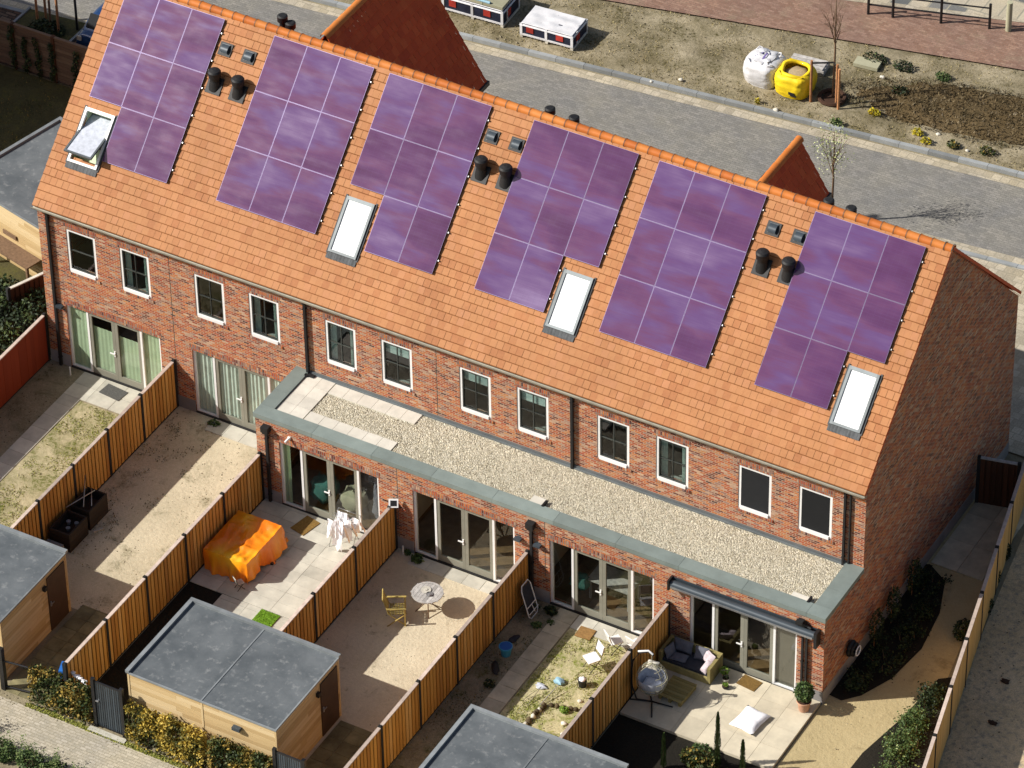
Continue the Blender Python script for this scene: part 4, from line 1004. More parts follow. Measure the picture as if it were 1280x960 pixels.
# tarpaulin over furniture
def tarp():
    x0, x1, y0, y1 = 9.26, 10.76, -5.9, -3.95
    cx, cy = (x0 + x1) / 2, (y0 + y1) / 2
    nu, nv = 44, 52; core = .70
    def rid(X, Y, k): return 1 - 2 * abs(noise.noise(Vector((X * 1.9 + k, Y * 1.9 - k, k))))
    def fn(u, v):
        a, c = 2 * u - 1, 2 * v - 1; m_ = max(abs(a), abs(c))
        if m_ <= core:
            A_, C_ = a / core, c / core; X = cx + A_ * (x1 - x0) / 2; Y = cy + C_ * (y1 - y0) / 2; e2 = max(abs(A_), abs(C_))
            z = .80 - .13 * (1 - e2 ** 2) * (1 if A_ > -.3 else .5) + .085 * rid(X, Y, 1.3) * (1 - e2 ** 4) + .035 * rid(X * 2.1, Y * 2.1, 5)
            z += .09 * max(0, 1 - abs(A_ + C_ * .55 - .15) * 3.2) * (1 - e2 ** 2) + (.05 if A_ < -.5 and C_ > .3 else 0) * (1 - e2)
            return (X, Y, z)
        q = (m_ - core) / (1 - core); aa, cc = a / m_, c / m_; X = cx + aa * (x1 - x0) / 2; Y = cy + cc * (y1 - y0) / 2
        s_ = (X - Y) * 9; pl = .042 * (math.asin(math.sin(s_)) + .6 * math.asin(math.sin(s_ * 2.3 + 1))) * q + .02 * rid(X * 2, Y * 2, 3) * q
        out = .03 * q + pl
        low = 1.0
        if aa > .95: low = .86 + .12 * math.sin(Y * 5); out += .22 * q * max(0, 1 - abs(Y + 4.35) * 1.6)
        return (X + aa * out * (abs(aa) > .98), Y + cc * out * (abs(cc) > .98), max(.06, .80 - .76 * q * low))
    P = [[Vector(fn(i / nu, j / nv)) for j in range(nv + 1)] for i in range(nu + 1)]
    b = MB()
    for i in range(nu):
        for j in range(nv):
            u, v = i / nu, j / nv; r = min(1, max(0, .5 + .7 * noise.noise(Vector((u * 3.2, v * 3.2, 2))) + .12 * rid(u * 3, v * 3, 8)))
            p, q, t, w_ = P[i][j], P[i + 1][j], P[i + 1][j + 1], P[i][j + 1]
            if (i + j) % 2: b.face([p, q, t], 0, r, smooth=True); b.face([p, t, w_], 0, r, smooth=True)
            else: b.face([p, q, w_], 0, r, smooth=True); b.face([q, t, w_], 0, r, smooth=True)
    return b.build('tarpaulin', 'tarp_orange', label='crumpled orange and yellow tarpaulin draped over garden furniture', category='tarpaulin')
tarp()
b = MB(); b.ell((10.86, -4.75, .09), .10, .12, .08, jit=.4); b.build('barbecue_wheel', 'black_plastic', label='dark rounded object poking out under the orange tarpaulin', category='wheel')
def small_folding(c, ang, label, mat, s=1.0, grp=None, back=True):
    T = rotz(ang, (c[0], c[1], c[2])); root = thing('folding_chair', label, 'chair', c, grp)
    b = MB(T); b.box(-.2 * s, .2 * s, -.2 * s, .2 * s, .42 * s, .45 * s); b.build('seat', mat, root)
    if back: b = MB(T); A = Matrix.Translation(Vector((0, .2 * s, .45 * s))) @ Matrix.Rotation(math.radians(-14), 4, 'X'); b.box(-.2 * s, .2 * s, -.012, .012, .12 * s, .42 * s, A=A); b.build('backrest', mat, root)
    for x in (-.19 * s, .19 * s):
        b = MB(T); b.tube([(x, -.2 * s, 0), (x, .18 * s, .45 * s), (x, .29 * s, .86 * s)], .011, 0, 6); b.build('leg', 'black_metal', root)
        b = MB(T); b.tube([(x * .9, .22 * s, 0), (x * .9, -.18 * s, .43 * s)], .011, 0, 6); b.build('leg', 'black_metal', root)
    return root
small_folding((10.62, -6.12, .05), 2.6, 'small pale child-sized chair at the corner of the orange tarpaulin', 'stone_pale', .55)
b = MB(rotz(-.22, (10.86, -2.9, .05))); b.box(-.26, .26, -.36, .36, .003, .025); b.build('doormat', 'coir', label='brown coir doormat lying between the orange tarpaulin and the white laundry', category='doormat')
b = MB(); b.box(11.66, 12.28, -7.18, -6.6, .055, .085)
for i in range(1400):
    x, y = U(11.66, 12.28), U(-7.18, -6.6); h = U(.02, .045); b.face([(x, y, .085), (x + .012, y + U(-.01, .01), .085), (x + U(-.01, .02), y + U(-.01, .01), .085 + h)])
b.build('grass_mat', 'artificial_grass', label='bright green square of artificial grass on the terrace behind the double shed', category='grass mat')
# laundry rack with white clothes
rk = thing('drying_rack', 'low metal drying rack hung with white laundry by the patio doors', 'drying rack', (12.35, -3.0, .05))
b = MB()
for x in (11.95, 12.7): b.tube([(x, -3.35, .05), (x, -2.75, 1.1)], .01, 0, 6); b.tube([(x, -2.75, .05), (x, -3.35, 1.1)], .01, 0, 6)
b.build('rack_frame', 'steel', rk)
b = MB()
for k in range(6): y = -3.35 + k * .12; b.tube([(11.95, y, 1.1), (12.7, y, 1.1)], .006, 0, 5)
b.build('bars', 'steel', rk)
def cloth(x0, x1, y, ztop, drop, label, mat='white_fabric', dx=0, nm='garment', seed=0, sl=True):
    b = MB()
    def fn(u, v):
        w = (x1 - x0) / 2 * (1.35 + .15 * v + .12 * noise.noise(Vector((u * 3, v * 3, seed)))); xx = (x0 + x1) / 2 + (2 * u - 1) * w + dx * v
        return (xx, y - .06 * math.sin(v * 1.5) + .035 * math.sin(u * 6 + seed + v * 2) * (.4 + v) + .02 * noise.noise(Vector((u * 9, v * 9, seed))), ztop - drop * v * (1 + .10 * math.sin(u * 9 + seed)))
    b.grid(fn, 18, 14)
    if sl:
        for sg in (-1, 1):
            xc = (x0 if sg < 0 else x1)
            b.grid(lambda u, v: (xc + sg * (.03 + .18 * v + .05 * u), y - .03 + .04 * math.sin(u * 7 + v * 5), ztop - .03 - .1 * u - drop * .55 * v), 4, 8)
    return b.build(nm, mat, label=label, category='clothing', group='white laundry on the drying rack')
cloth(12.02, 12.22, -3.42, 1.22, .62, 'white shirt hanging leftmost on the drying rack', seed=1)
cloth(12.24, 12.46, -3.38, 1.25, 1.08, 'long white garment hanging lowest in the middle of the drying rack', seed=4, dx=-.06)
cloth(12.38, 12.62, -3.2, 1.22, .70, 'white shirt hanging in the middle of the drying rack behind the long garment', seed=7)
cloth(12.12, 12.36, -3.0, 1.24, .6, 'white garment hanging at the back of the drying rack nearest the door glass', seed=9)
cloth(12.60, 12.78, -3.0, 1.18, .45, 'small white garment hanging rightmost on the drying rack', seed=12)
b = MB()
for x, y in ((13.1, -3.55), (13.2, -3.25), (13.05, -3.95), (13.25, -3.0)): b.cyl((x, y), .055, .075, .05, .16, n=10)
b.build('flower_pots', 'stone_pale', label='small pale pots in a row beside the fence behind the laundry', category='pots')
b = MB(); leaves(b, (13.15, -3.4, .22), (.14, .5, .10), 160, .03); b.build('potted_plants', 'leaf_dark', label='small dark plants growing in the pale pots behind the laundry', category='plants')
fl = thing('solar_floodlight', 'white solar floodlight clipped to the house end of the fence by the laundry', 'light', (13.72, -2.62, 1.8))
b = MB(rotz(.5, (13.78, -2.66, 1.82))); A = Matrix.Rotation(math.radians(-35), 4, 'X'); b.box(-.14, .14, -.02, .02, -.02, .24, A=A); b.build('housing', 'white_paint', fl)
b = MB(rotz(.5, (13.78, -2.66, 1.82))); b.box(-.09, .09, -.03, -.021, .03, .19, A=A); b.build('panel', 'screen_black', fl)
b = MB(); b.box(13.62, 13.7, -2.74, -2.62, 1.70, 1.86); b.tube([(13.5, -2.5, 1.8), (13.45, -2.7, 2.0)], .02); b.build('bracket', 'black_plastic', fl)
# round table and chair
tb = thing('round_table', 'round grey wooden garden table standing on the sand', 'table', (15.96, -4.5, 0))
tc = (15.84, -4.30); tz = .70
b = MB()
def disc(c, r, z0, z1, mb, m=0, n=32): mb.cyl(c, r, r, z0, z1, m, n)
for k in range(9):
    x0 = tc[0] - .45 + k * .1; half = math.sqrt(max(0, .45 ** 2 - (x0 + .05 - tc[0]) ** 2)); b.box(x0 + .004, x0 + .096, tc[1] - half, tc[1] + half, tz - .02, tz)
def ringf(u, v):
    a = 2 * math.pi * u; rr = [.40, .46, .46, .40, .40][int(v * 4 + .01)]; zz = [tz + .004, tz + .004, tz - .03, tz - .03, tz + .004][int(v * 4 + .01)]; return (tc[0] + rr * math.cos(a), tc[1] + rr * math.sin(a), zz)
b.grid(ringf, 36, 4); b.build('tabletop', 'grey_wood', tb)
for a in (.6, 2.2, 3.75, 5.3):
    b = MB(); b.tube([(tc[0] + .36 * math.cos(a), tc[1] + .36 * math.sin(a), 0), (tc[0] - .25 * math.cos(a), tc[1] - .25 * math.sin(a), tz - .04)], .017, 0, 6); b.build('leg', 'bark', tb)
b = MB(); b.cyl((tc[0] - .08, tc[1] + .06), .13, .15, tz + .004, tz + .03, n=18); b.cyl((tc[0] - .08, tc[1] + .06), .05, .05, tz + .03, tz + .05, n=12); b.build('plate', 'stone_pale', label='round pale dish lying on the round garden table', category='dish')
b = MB(); b.cyl((tc[0] + .1, tc[1] - .05), .09, .10, tz + .004, tz + .03, n=16); b.cyl((tc[0] + .12, tc[1] - .12), .03, .03, tz + .03, tz + .09, n=10); b.build('ashtray', 'steel', label='smaller grey dish with a cup beside the pale dish on the round table', category='dish')
ch = thing('garden_chair', 'slatted wooden folding armchair facing the round table', 'chair', (15.25, -5.05, 0)); T = rotz(-1.05, (15.28, -5.06, 0)) 
b = MB(T)
for k in range(6): b.box(-.24, .24, -.22 + k * .075, -.165 + k * .075, .42, .44)
b.build('seat', 'teak', ch)
b = MB(T); A = Matrix.Translation(Vector((0, -.24, .42))) @ Matrix.Rotation(math.radians(16), 4, 'X')
for k in range(7): b.box(-.22 + k * .065, -.175 + k * .065, -.012, .012, .05, .55, A=A)
b.box(-.25, .25, -.015, .015, .55, .60, A=A); b.build('backrest', 'teak', ch)
for sx_ in (-.27, .27):
    b = MB(T); b.box(sx_ - .03, sx_ + .03, -.30, .26, .64, .665); b.build('armrest', 'teak', ch)
    b = MB(T); b.box(sx_ - .018, sx_ + .018, .20, .24, 0, .64); b.tube([(sx_, -.3, 0), (sx_, .2, .42)], .018, 0, 6); b.build('leg', 'teak', ch)
    b = MB(T); b.tube([(sx_ * .9, .25, 0), (sx_ * .9, -.25, .45), (sx_ * .9, -.3, .66)], .018, 0, 6); b.build('leg', 'teak', ch)
def weed(c, rad, n, label, mat='leaf_green', s=.05):
    b = MB(); leaves(b, (c[0], c[1], rad[2] * .8 + c[2]), rad, n, s, .3); return b.build('weed', mat, label=label, category='plant')
weed((14.5, -2.62, 0), (.2, .18, .12), 140, 'dark green weed in front of the threshold behind the round table', s=.06)
weed((14.1, -2.5, 0), (.12, .1, .08), 60, 'low green weed at the wall below the fence floodlight')
b = MB(); b.cyl((13.98, -2.55), .025, .025, 0, .32, n=10); b.build('pipe_stub', 'white_paint', label='white pipe stub sticking up from the sand at the wall behind the round table', category='pipe')
b = MB(); b.cyl((.92, -.35), .025, .025, 0, .32, n=10); b.build('pipe_stub', 'white_paint', label='white pipe stub by the doors of the leftmost garden', category='pipe')
weed((6.0, -.25, 0), (.22, .14, .1), 110, 'green weed beside the grey curtained doors', s=.05)
b = MB(rotz(-.1, (2.55, -.45, .03))); b.box(-.38, .38, -.24, .24, .003, .02); b.build('doormat', 'dark_mat', label='dark grey doormat on the slabs of the leftmost garden', category='doormat')
# leaning lounger
lg = thing('folded_lounger', 'folded lounger with white frame and black mesh leaning on the fence', 'lounger', (18.45, -3.2, 0)); 
A = Matrix.Translation(Vector((18.62, -3.0, .02))) @ Matrix.Rotation(math.radians(95), 4, 'Z') @ Matrix.Rotation(math.radians(-14), 4, 'Y').inverted() @ Matrix.Identity(4)
ex = Vector((-.0, -1, 0)); ez = Vector((-.26, 0, .966)); o0 = Vector((18.62, -2.78, .02))
def LP(a, z, n=0): return o0 + ex * a + ez * z + Vector((.966, 0, .26)) * n
b = MB(); b.tube([LP(.08, 0), LP(0, .1), LP(0, 1.0), LP(.08, 1.15), LP(.42, 1.15), LP(.5, 1.0), LP(.5, .1), LP(.42, 0), LP(.08, 0)], .018, 0, 7); b.tube([LP(0, .38), LP(.5, .38)], .015); b.tube([LP(0, .2, .05), LP(.5, .2, .05)], .012); b.tube([LP(.2, .1, .03), LP(.25, .38, .03)], .012); b.build('frame', 'white_paint', lg)
b = MB(); b.face([LP(.03, .4), LP(.47, .4), LP(.47, 1.1), LP(.03, 1.1)]); b.face([LP(.03, .06, -.06), LP(.47, .06, -.06), LP(.47, 1.0, -.06), LP(.03, 1.0, -.06)]); b.build('mesh_fabric', 'dark_fabric', lg)
b = MB(); b.cyl((18.72, -4.85), .13, .19, 0.01, .33, n=20); b.cyl((18.72, -4.85), .20, .20, .31, .345, n=20); bk = b.build('bucket', ['blue_plastic'], label='bright blue bucket standing on the bare soil', category='bucket')
b = MB(); b.cyl((18.72, -4.85), .175, .175, .346, .348, n=18); b.build('inner', 'bin_blue', bk)
b = MB(rotz(.6, (18.75, -5.5, 0))); b.ell((0, 0, .05), .11, .28, .06, jit=.4); b.build('trowel_bag', 'black_plastic', label='dark crumpled thing lying on the soil in front of the blue bucket', category='bag')
b = MB(rotz(-.2, (18.62, -4.2, 0))); b.ell((0, 0, .04), .10, .22, .05, jit=.4); b.build('dark_rag', 'dark_fabric', label='dark rag lying on the soil behind the blue bucket', category='rag')
weed((18.95, -6.2, 0), (.16, .16, .14), 90, 'dark round weed on the bare soil near the bottom shed', 'leaf_dark', .05)
weed((19.0, -2.75, 0), (.22, .14, .16), 160, 'dark weed by the wall next to the leaning lounger', 'leaf_dark', .06)
weed((18.9, -3.4, 0), (.16, .14, .07), 80, 'low green weed on the soil before the leaning lounger', 'leaf_green', .05)
for i, (x, y) in enumerate(((18.5, -2.7), (19.2, -3.1))): weed((x, y, 0), (.12, .1, .06), 40, ['tiny weed at the foot of the fence behind the leaning lounger', 'tiny weed at the top end of the grey slab path'][i])
b = MB(rotz(.05, (20.28, -3.02, .03))); b.box(-.24, .24, -.22, .22, .002, .03); b.build('doormat', 'brown_mat', label='square brown mat beside the white folding chairs', category='doormat')
GC = 'white folding chairs on the rough lawn'
small_folding((21.15, -4.2, .0), -.6, 'white folding chair standing apart on the rough lawn', 'white_paint', 1.0, GC)
small_folding((21.35, -3.2, .0), 2.5, 'white folding chair on the slabs nearest the patio doors', 'white_paint', .9, GC)
small_folding((21.95, -3.05, .0), 2.9, 'white folding chair pushed against the fence by the patio doors', 'white_paint', .9, GC)
b = MB(); b.cyl((21.25, -4.95), .10, .13, .01, .26, n=16); p = b.build('plant_pot', 'black_plastic', label='black pot holding something white on the rough lawn', category='pot')
b = MB(); b.ell((21.25, -4.95, .27), .10, .10, .07, jit=.3); b.build('contents', 'white_fabric', p)
b = MB(); b.ell((20.62, -5.15, .08), .15, .12, .09, jit=.5); b.build('blue_cloth', 'pale_blue', label='pale blue crumpled cloth on the rough lawn', category='cloth')
b = MB(); b.ell((20.25, -5.55, .05), .16, .10, .06, jit=.6); b.build('plastic_bag', 'blue_white_fabric', label='pale plastic bag lying nearest the slab path', category='bag')
b = MB(); b.tube([(20.6, -6.25, .05), (20.75, -5.5, .25)], .012); b.tube([(20.3, -6.4, .04), (20.35, -5.7, .2), (20.1, -6.2, .05)], .01); b.build('garden_tool', 'steel', label='thin grey metal tool lying on the rough lawn below the blue cloth', category='tool')
for i, (p0_, p1_) in enumerate((((20.72, -6.15), (22.1, -5.75)), ((20.72, -6.2), (20.62, -7.1)))):
    b = MB(); n = 9
    for k in range(n):
        u = k / (n - 1); x = p0_[0] + (p1_[0] - p0_[0]) * u; y = p0_[1] + (p1_[1] - p0_[1]) * u; b.ell((x + U(-.03, .03), y + U(-.03, .03), .06), U(.07, .10), U(.06, .09), U(.06, .10), 1 if R() < .3 else 0, 8, 6, R(), jit=.4)
    b.build('rock_edging', ['log', 'stone_pale'], label=['row of dark stones edging a bed across the rough lawn', 'short row of stones edging a bed towards the bottom shed'][i], category='edging')
GR = 'stones on the rough lawn'
for i, (x, y, s, lb) in enumerate(((21.55, -6.55, .09, 'white stone inside the stone edged bed, nearer the doors'), (21.75, -6.95, .09, 'white stone inside the stone edged bed, nearer the shed'), (21.5, -5.55, .08, 'pale stone just beyond the stone edged bed'), (22.2, -5.4, .07, 'pale stone by the fence beyond the stone edged bed'))):
    b = MB(); b.ell((x, y, s * .5), s, s * .8, s * .7, 0, 9, 6, .8, jit=.4); b.build('stone', 'stone_pale', label=lb, category='stone', group=GR)
for i, (x, y, s, lb) in enumerate(((21.9, -6.2, .22, 'bushy green plant behind the stone edging near the fence'), (21.3, -6.1, .16, 'small yellow green plant growing along the stone edging'), (22.0, -3.7, .24, 'bright green tuft by the fence near the white folding chairs'))): weed((x, y, 0), (s, s * .8, .1), 170, lb, 'leaf_bright', .035)
# terrace with sofa
sf = thing('garden_sofa', 'wooden box sofa with grey cushions in the fence corner', 'sofa', (23.58, -2.9, .1)); z = .10
b = MB(); x0, x1, y0, y1 = 22.78, 24.42, -3.28, -2.5
b.box(x0, x1, y1 - .09, y1, z, .68); b.box(x0, x0 + .09, y0, y1 - .091, z, .68); b.box(x1 - .09, x1, y0, y1 - .091, z, .68); b.box(x0 + .091, x1 - .091, y0, y0 + .05, z, .33); b.box(x0 + .091, x1 - .091, y0 + .05, y1 - .09, .2, .30)
b.build('frame', 'sofa_wood', sf)
b = MB(); b.box(x0 + .1, x1 - .1, y0 + .06, y1 - .1, .301, .40); b.build('seat_cushion', 'dark_fabric', sf)
def pil(c, w, h, t, rx, rz_, mat, label, par=None, nm='cushion'):
    b = MB(); A = Matrix.Rotation(rz_, 4, 'Z') @ Matrix.Rotation(rx, 4, 'X'); b.pillow(c, w, h, t, 0, A)
    return b.build(nm, mat, par) if par else b.build(nm, mat, label=label, category='cushion', group='cushions on the wooden sofa')
pil((23.25, -2.68, .60), .62, .40, .16, math.radians(72), 0, 'grey_fabric', 'grey back cushion left of the middle of the wooden sofa')
pil((23.0, -2.98, .55), .42, .38, .14, math.radians(70), 1.35, 'grey_fabric', 'grey cushion standing in the left corner of the wooden sofa')
pil((23.3, -3.0, .44), .5, .34, .12, 0, .1, 'grey_fabric', 'flat grey cushion on the left of the sofa seat')
pil((23.86, -2.72, .60), .42, .42, .14, math.radians(65), .1, 'grey_fabric', 'grey cushion right of the middle of the wooden sofa')
pil((24.12, -2.78, .60), .42, .36, .16, math.radians(60), -.5, 'pink_fabric', 'pale pink cushion in the right corner of the wooden sofa')
pil((24.2, -3.05, .52), .24, .42, .18, math.radians(30), -.3, 'pink_fabric', 'pale pink rolled cushion on the right of the sofa seat')
pt = thing('pallet_table', 'low slatted wooden table in front of the wooden sofa', 'table', (23.75, -4.0, .1))
b = MB(rotz(-.04, (23.78, -4.02, .1)))
for k in range(8): b.box(-.38, .38, -.45 + k * .113, -.352 + k * .113, .15, .175)
b.build('slats', 'pallet_wood', pt)
b = MB(rotz(-.04, (23.78, -4.02, .1)))
for x in (-.36, -.04, .28): b.box(x, x + .08, -.44, .44, .0, .149)
b.build('bearers', 'pallet_wood', pt)
# hanging egg chair
eg = thing('egg_chair', 'hanging rattan egg chair on a black stand with grey cushion', 'chair', (23.3, -4.66, .1)); ex_, ey_ = 23.32, -4.68
for a in (.15, 2.2, 3.45, 5.2):
    b = MB(); b.tube([(ex_, ey_, .14), (ex_ + .62 * math.cos(a), ey_ + .62 * math.sin(a), .12)], .022, 0, 6); b.build('foot', 'black_metal', eg)
b = MB(); bx, by = ex_ - .52, ey_ - .12
b.tube([(bx + .1, by, .14), (bx - .04, by, .6), (bx - .07, by, 1.1), (bx + .0, by, 1.6), (bx + .18, by + .02, 1.92), (bx + .42, by + .1, 2.0), (ex_ + .05, ey_, 1.9)], .024, 0, 8); b.tube([(ex_, ey_, .14), (bx + .1, by, .14)], .024); b.build('stand_arm', 'black_metal', eg)
b = MB(); b.tube([(bx + .14, by + .02, 1.96), (bx + .42, by + .1, 2.04), (ex_ + .03, ey_, 1.94)], .03, 0, 8); b.build('hook_cover', 'white_paint', eg)
b = MB(); ctr = Vector((ex_ + .0, ey_, 1.02)); NW = 16
for k in range(NW):
    a = 2 * math.pi * k / NW
    if 4.0 < a < 5.5: pts = [(ctr.x + .44 * math.cos(a) * math.sin(t), ctr.y + .44 * math.sin(a) * math.sin(t), ctr.z - .52 * math.cos(t)) for t in [i * .2 for i in range(1, 8)]]
    else: pts = [(ctr.x + .44 * math.cos(a) * math.sin(t), ctr.y + .44 * math.sin(a) * math.sin(t), ctr.z - .52 * math.cos(t)) for t in [.05 + i * .25 for i in range(0, 13)]]
    b.tube(pts, .009, 0, 5)
for t in (.5, .9, 1.3, 1.7, 2.1, 2.5, 2.9):
    r_ = .44 * math.sin(t); pts = [(ctr.x + r_ * math.cos(a), ctr.y + r_ * math.sin(a), ctr.z - .52 * math.cos(t)) for a in [(-.8 + i * .3) for i in range(16)]] if t > 1.4 else [(ctr.x + r_ * math.cos(a), ctr.y + r_ * math.sin(a), ctr.z - .52 * math.cos(t)) for a in [i * .35 for i in range(19)]]
    b.tube(pts, .009, 0, 5)
b.tube([(ctr.x, ctr.y, ctr.z + .5), (ctr.x, ctr.y, 1.9)], .012); b.build('basket', 'rattan', eg)
b = MB()
for sg in (1,):
    b.grid(lambda u, v: (ctr.x + .40 * math.sin(1.75 * v) * math.cos(6.283 * u), ctr.y + .40 * math.sin(1.75 * v) * math.sin(6.283 * u), ctr.z - .47 * math.cos(1.75 * v) + .02 * noise.noise(Vector((u * 8, v * 8, 0)))), 24, 8)
b.build('shell_cushion', 'blue_white_fabric', eg)
b = MB(); b.pillow((ctr.x, ctr.y - .02, ctr.z - .22), .55, .5, .22, 0); b.build('seat_cushion', 'blue_white_fabric', eg)
b = MB(rotz(.1, (ctr.x - .02, ctr.y + .08, 1.46))); b.pillow((0, 0, 0), .34, .26, .12, 0, Matrix.Rotation(.6, 4, 'X')); b.build('headrest', 'stone_pale', eg)
# pots on the terrace
def pot(c, r, h, label, leafs, lm, ls=.045, mat='terracotta', crad=None, nm='potted_plant', n=500, ch=None):
    root = thing(nm, label, 'potted plant', c)
    b = MB(); b.cyl((c[0], c[1]), r * .72, r, c[2], c[2] + h, n=20); b.cyl((c[0], c[1]), r * 1.08, r * 1.08, c[2] + h - .04, c[2] + h, n=20); b.build('pot', mat, root)
    b = MB(); b.cyl((c[0], c[1]), r * .95, r * .95, c[2] + h, c[2] + h + .004, n=16); b.build('soil', 'soil_pot', root)
    b = MB(); cr = crad or (r * 1.3,) * 3; leaves(b, (c[0], c[1], c[2] + h + (ch or cr[2] * 1.05)), cr, n, ls, .5); b.build('foliage', lm, root)
    b = MB(); b.tube([(c[0], c[1], c[2] + h), (c[0] + .02, c[1], c[2] + h + (ch or cr[2]))], [.02, .012], 0, 6); b.build('stem', 'bark', root); return root
pot((27.18, -2.9, .1), .2, .36, 'leafy round bush in a terracotta pot at the corner of the extension', 1, 'leaf_green', .05, crad=(.30, .30, .30), n=800)
pot((24.62, -2.78, .1), .07, .12, 'small bright green plant in a pot by the arm of the sofa', 1, 'leaf_bright', .035, crad=(.16, .14, .12), n=140)
pot((24.86, -3.18, .1), .09, .10, 'tiny bright green plant in a dark pot before the terrace doors', 1, 'leaf_bright', .03, mat='black_plastic', crad=(.09, .08, .05), n=60)
pot((24.75, -2.95, .1), .10, .15, 'small plant in a pale pot between the sofa and the doormat', 1, 'leaf_dark', .025, mat='stone_pale', crad=(.09, .08, .06), n=50)
b = MB(rotz(-.12, (25.36, -2.68, .1))); b.box(-.30, .30, -.22, .22, .003, .02); b.build('doormat', 'coir', label='brown doormat on the cream terrace in front of the doors', category='doormat')
b = MB(); b.pillow((26.1, -4.08, .19), .78, .95, .24, 0, Matrix.Rotation(-.12, 4, 'Z'), n=12); b.build('floor_cushion', 'white_fabric', label='large white floor cushion lying on the cream terrace', category='cushion')
# slim conifers
def conifer(x, y, h, r, label):
    root = thing('conifer', label, 'tree', (x, y, 0), 'slim columnar conifers')
    b = MB()
    for i in range(int(2600 * h * .5)):
        u = R(); z = .08 + u * h; rr = r * (1 - u) ** .45 * (.8 + .3 * noise.noise(Vector((x, z * 5, y)))) * math.sqrt(R()) ; a = U(0, 6.28)
        p = Vector((x + rr * math.cos(a), y + rr * math.sin(a), z)); d = Vector((math.cos(a) * .5, math.sin(a) * .5, 1)).normalized() * U(.025, .05); q = Vector((-math.sin(a), math.cos(a), 0)) * .014
        b.face([p - d * .3, p + q, p + d, p - q], 0, min(1, max(0, random.gauss(.45, .25))))
    b.build('foliage', 'leaf_green', root); b = MB(); b.tube([(x, y, 0), (x, y, h * .9)], [.025, .006], 0, 6); b.build('trunk', 'bark', root)
conifer(26.10, -6.05, 2.05, .14, 'tallest slim conifer in front of the cream terrace')
conifer(26.78, -5.85, 1.15, .13, 'shorter slim conifer in front of the white floor cushion')
conifer(24.80, -6.75, 1.25, .12, 'yellowish slim conifer in the dark bed left of the other two')
shrub('shrub', 'brown and green low shrub in the dark bed below the cream terrace', 'shrub', (25.6, -6.2, .25), (.6, .35, .3), 900, .05, 'leaf_hedge')
shrub('shrub', 'low mixed shrub between the two right conifers', 'shrub', (26.6, -6.6, .22), (.45, .4, .28), 600, .045, 'leaf_hedge')
shrub('shrub', 'dark shrub just under the edge of the cream terrace', 'shrub', (25.5, -5.75, .18), (.35, .18, .2), 300, .045, 'leaf_green')

# ------------------------------------------------------------------ side garden right of the gable
hr = thing('hose_reel', 'dark hose reel with a pale ring hanging on the gable wall', 'hose reel', (27.6, -.85, .6))
def ringx(x, y, z, R0, r0, mb, n=22):
    mb.tube([(x, y + R0 * math.cos(a), z + R0 * math.sin(a)) for a in [2 * math.pi * k / n for k in range(n + 1)]], r0, 0, 7, False)
b = MB(); ringx(L + .12, -.85, .95, .19, .07, b); ringx(L + .22, -.85, .95, .17, .05, b); b.build('hose', 'black_plastic', hr)
b = MB(); ringx(L + .34, -.85, .95, .15, .018, b); b.build('ring', 'white_paint', hr)
b = MB(); b.tube([(L + .01, -.85, .95), (L + .3, -.85, .95)], .04); b.build('bracket', 'black_metal', hr)
GT = 'climber stakes along the gable wall'
for i, (y, h_, lb) in enumerate(((.45, 1.3, 'thin stake with a small frame by the gable, nearest the hose reel'), (1.55, 1.5, 'taller thin stake in the middle of the dark bed by the gable'), (2.9, 1.4, 'thin stake by the gable wall furthest from the hose reel'))):
    b = MB(); x = L + .22; b.tube([(x, y, 0), (x, y, h_)], .014, 0, 6); b.tube([(x, y - .3, .72), (x, y + .3, .74)], .010, 0, 5); b.tube([(x, y - .28, .72), (x, y - .28, .95), (x, y - .02, .95)], .008, 0, 5)
    b.build('plant_stake', 'stake', label=lb, category='stake', group=GT)
    leaves_b = MB(); leaves(leaves_b, (L + .28, y, .8), (.18, .35, .65), 420, .045, .2); leaves_b.build('climbing_plant', 'leaf_dark', label=['dark climber on the gable stake nearest the hose reel', 'dark climber on the middle gable stake', 'dark climber on the gable stake furthest from the hose reel'][i], category='climber', group='climbing plants by the gable wall')
for i, (x, y, rx_, ry_, lb) in enumerate(((28.0, -1.2, .4, .45, 'dark low shrub at the house corner end of the gable bed'), (28.25, -.1, .5, .55, 'dark shrub in the gable bed below the hose reel'), (28.35, 1.1, .5, .6, 'dark shrub in the middle of the gable bed'), (28.3, 2.3, .5, .6, 'dark shrub in the gable bed towards the slab path'), (28.0, 3.5, .42, .5, 'dark shrub at the slab path end of the gable bed'))):
    shrub('shrub', lb, 'shrub', (x, y, .14), (rx_, ry_, .16), 700, .04, 'leaf_dark', 'dark shrubs in the gable bed', clump=16, shell=0)
for i, (x, y, s, h_, m_, lb) in enumerate(((29.75, 2.0, .28, .35, 'leaf_dark', 'spiky dark plant inside the tan fence, beyond the pale path'), (29.85, 3.3, .22, .3, 'leaf_dark', 'dark shrub against the tan fence near the slab path'), (29.55, 4.5, .2, .35, 'leaf_dark', 'dark shrub against the tan fence beside the slab path'), (29.35, 5.6, .2, .35, 'leaf_dark', 'dark shrub against the far part of the tan fence'))):
    shrub('shrub', lb, 'shrub', (x, y, h_ * .8), (s, s * 1.3, h_), 350, .055, m_)
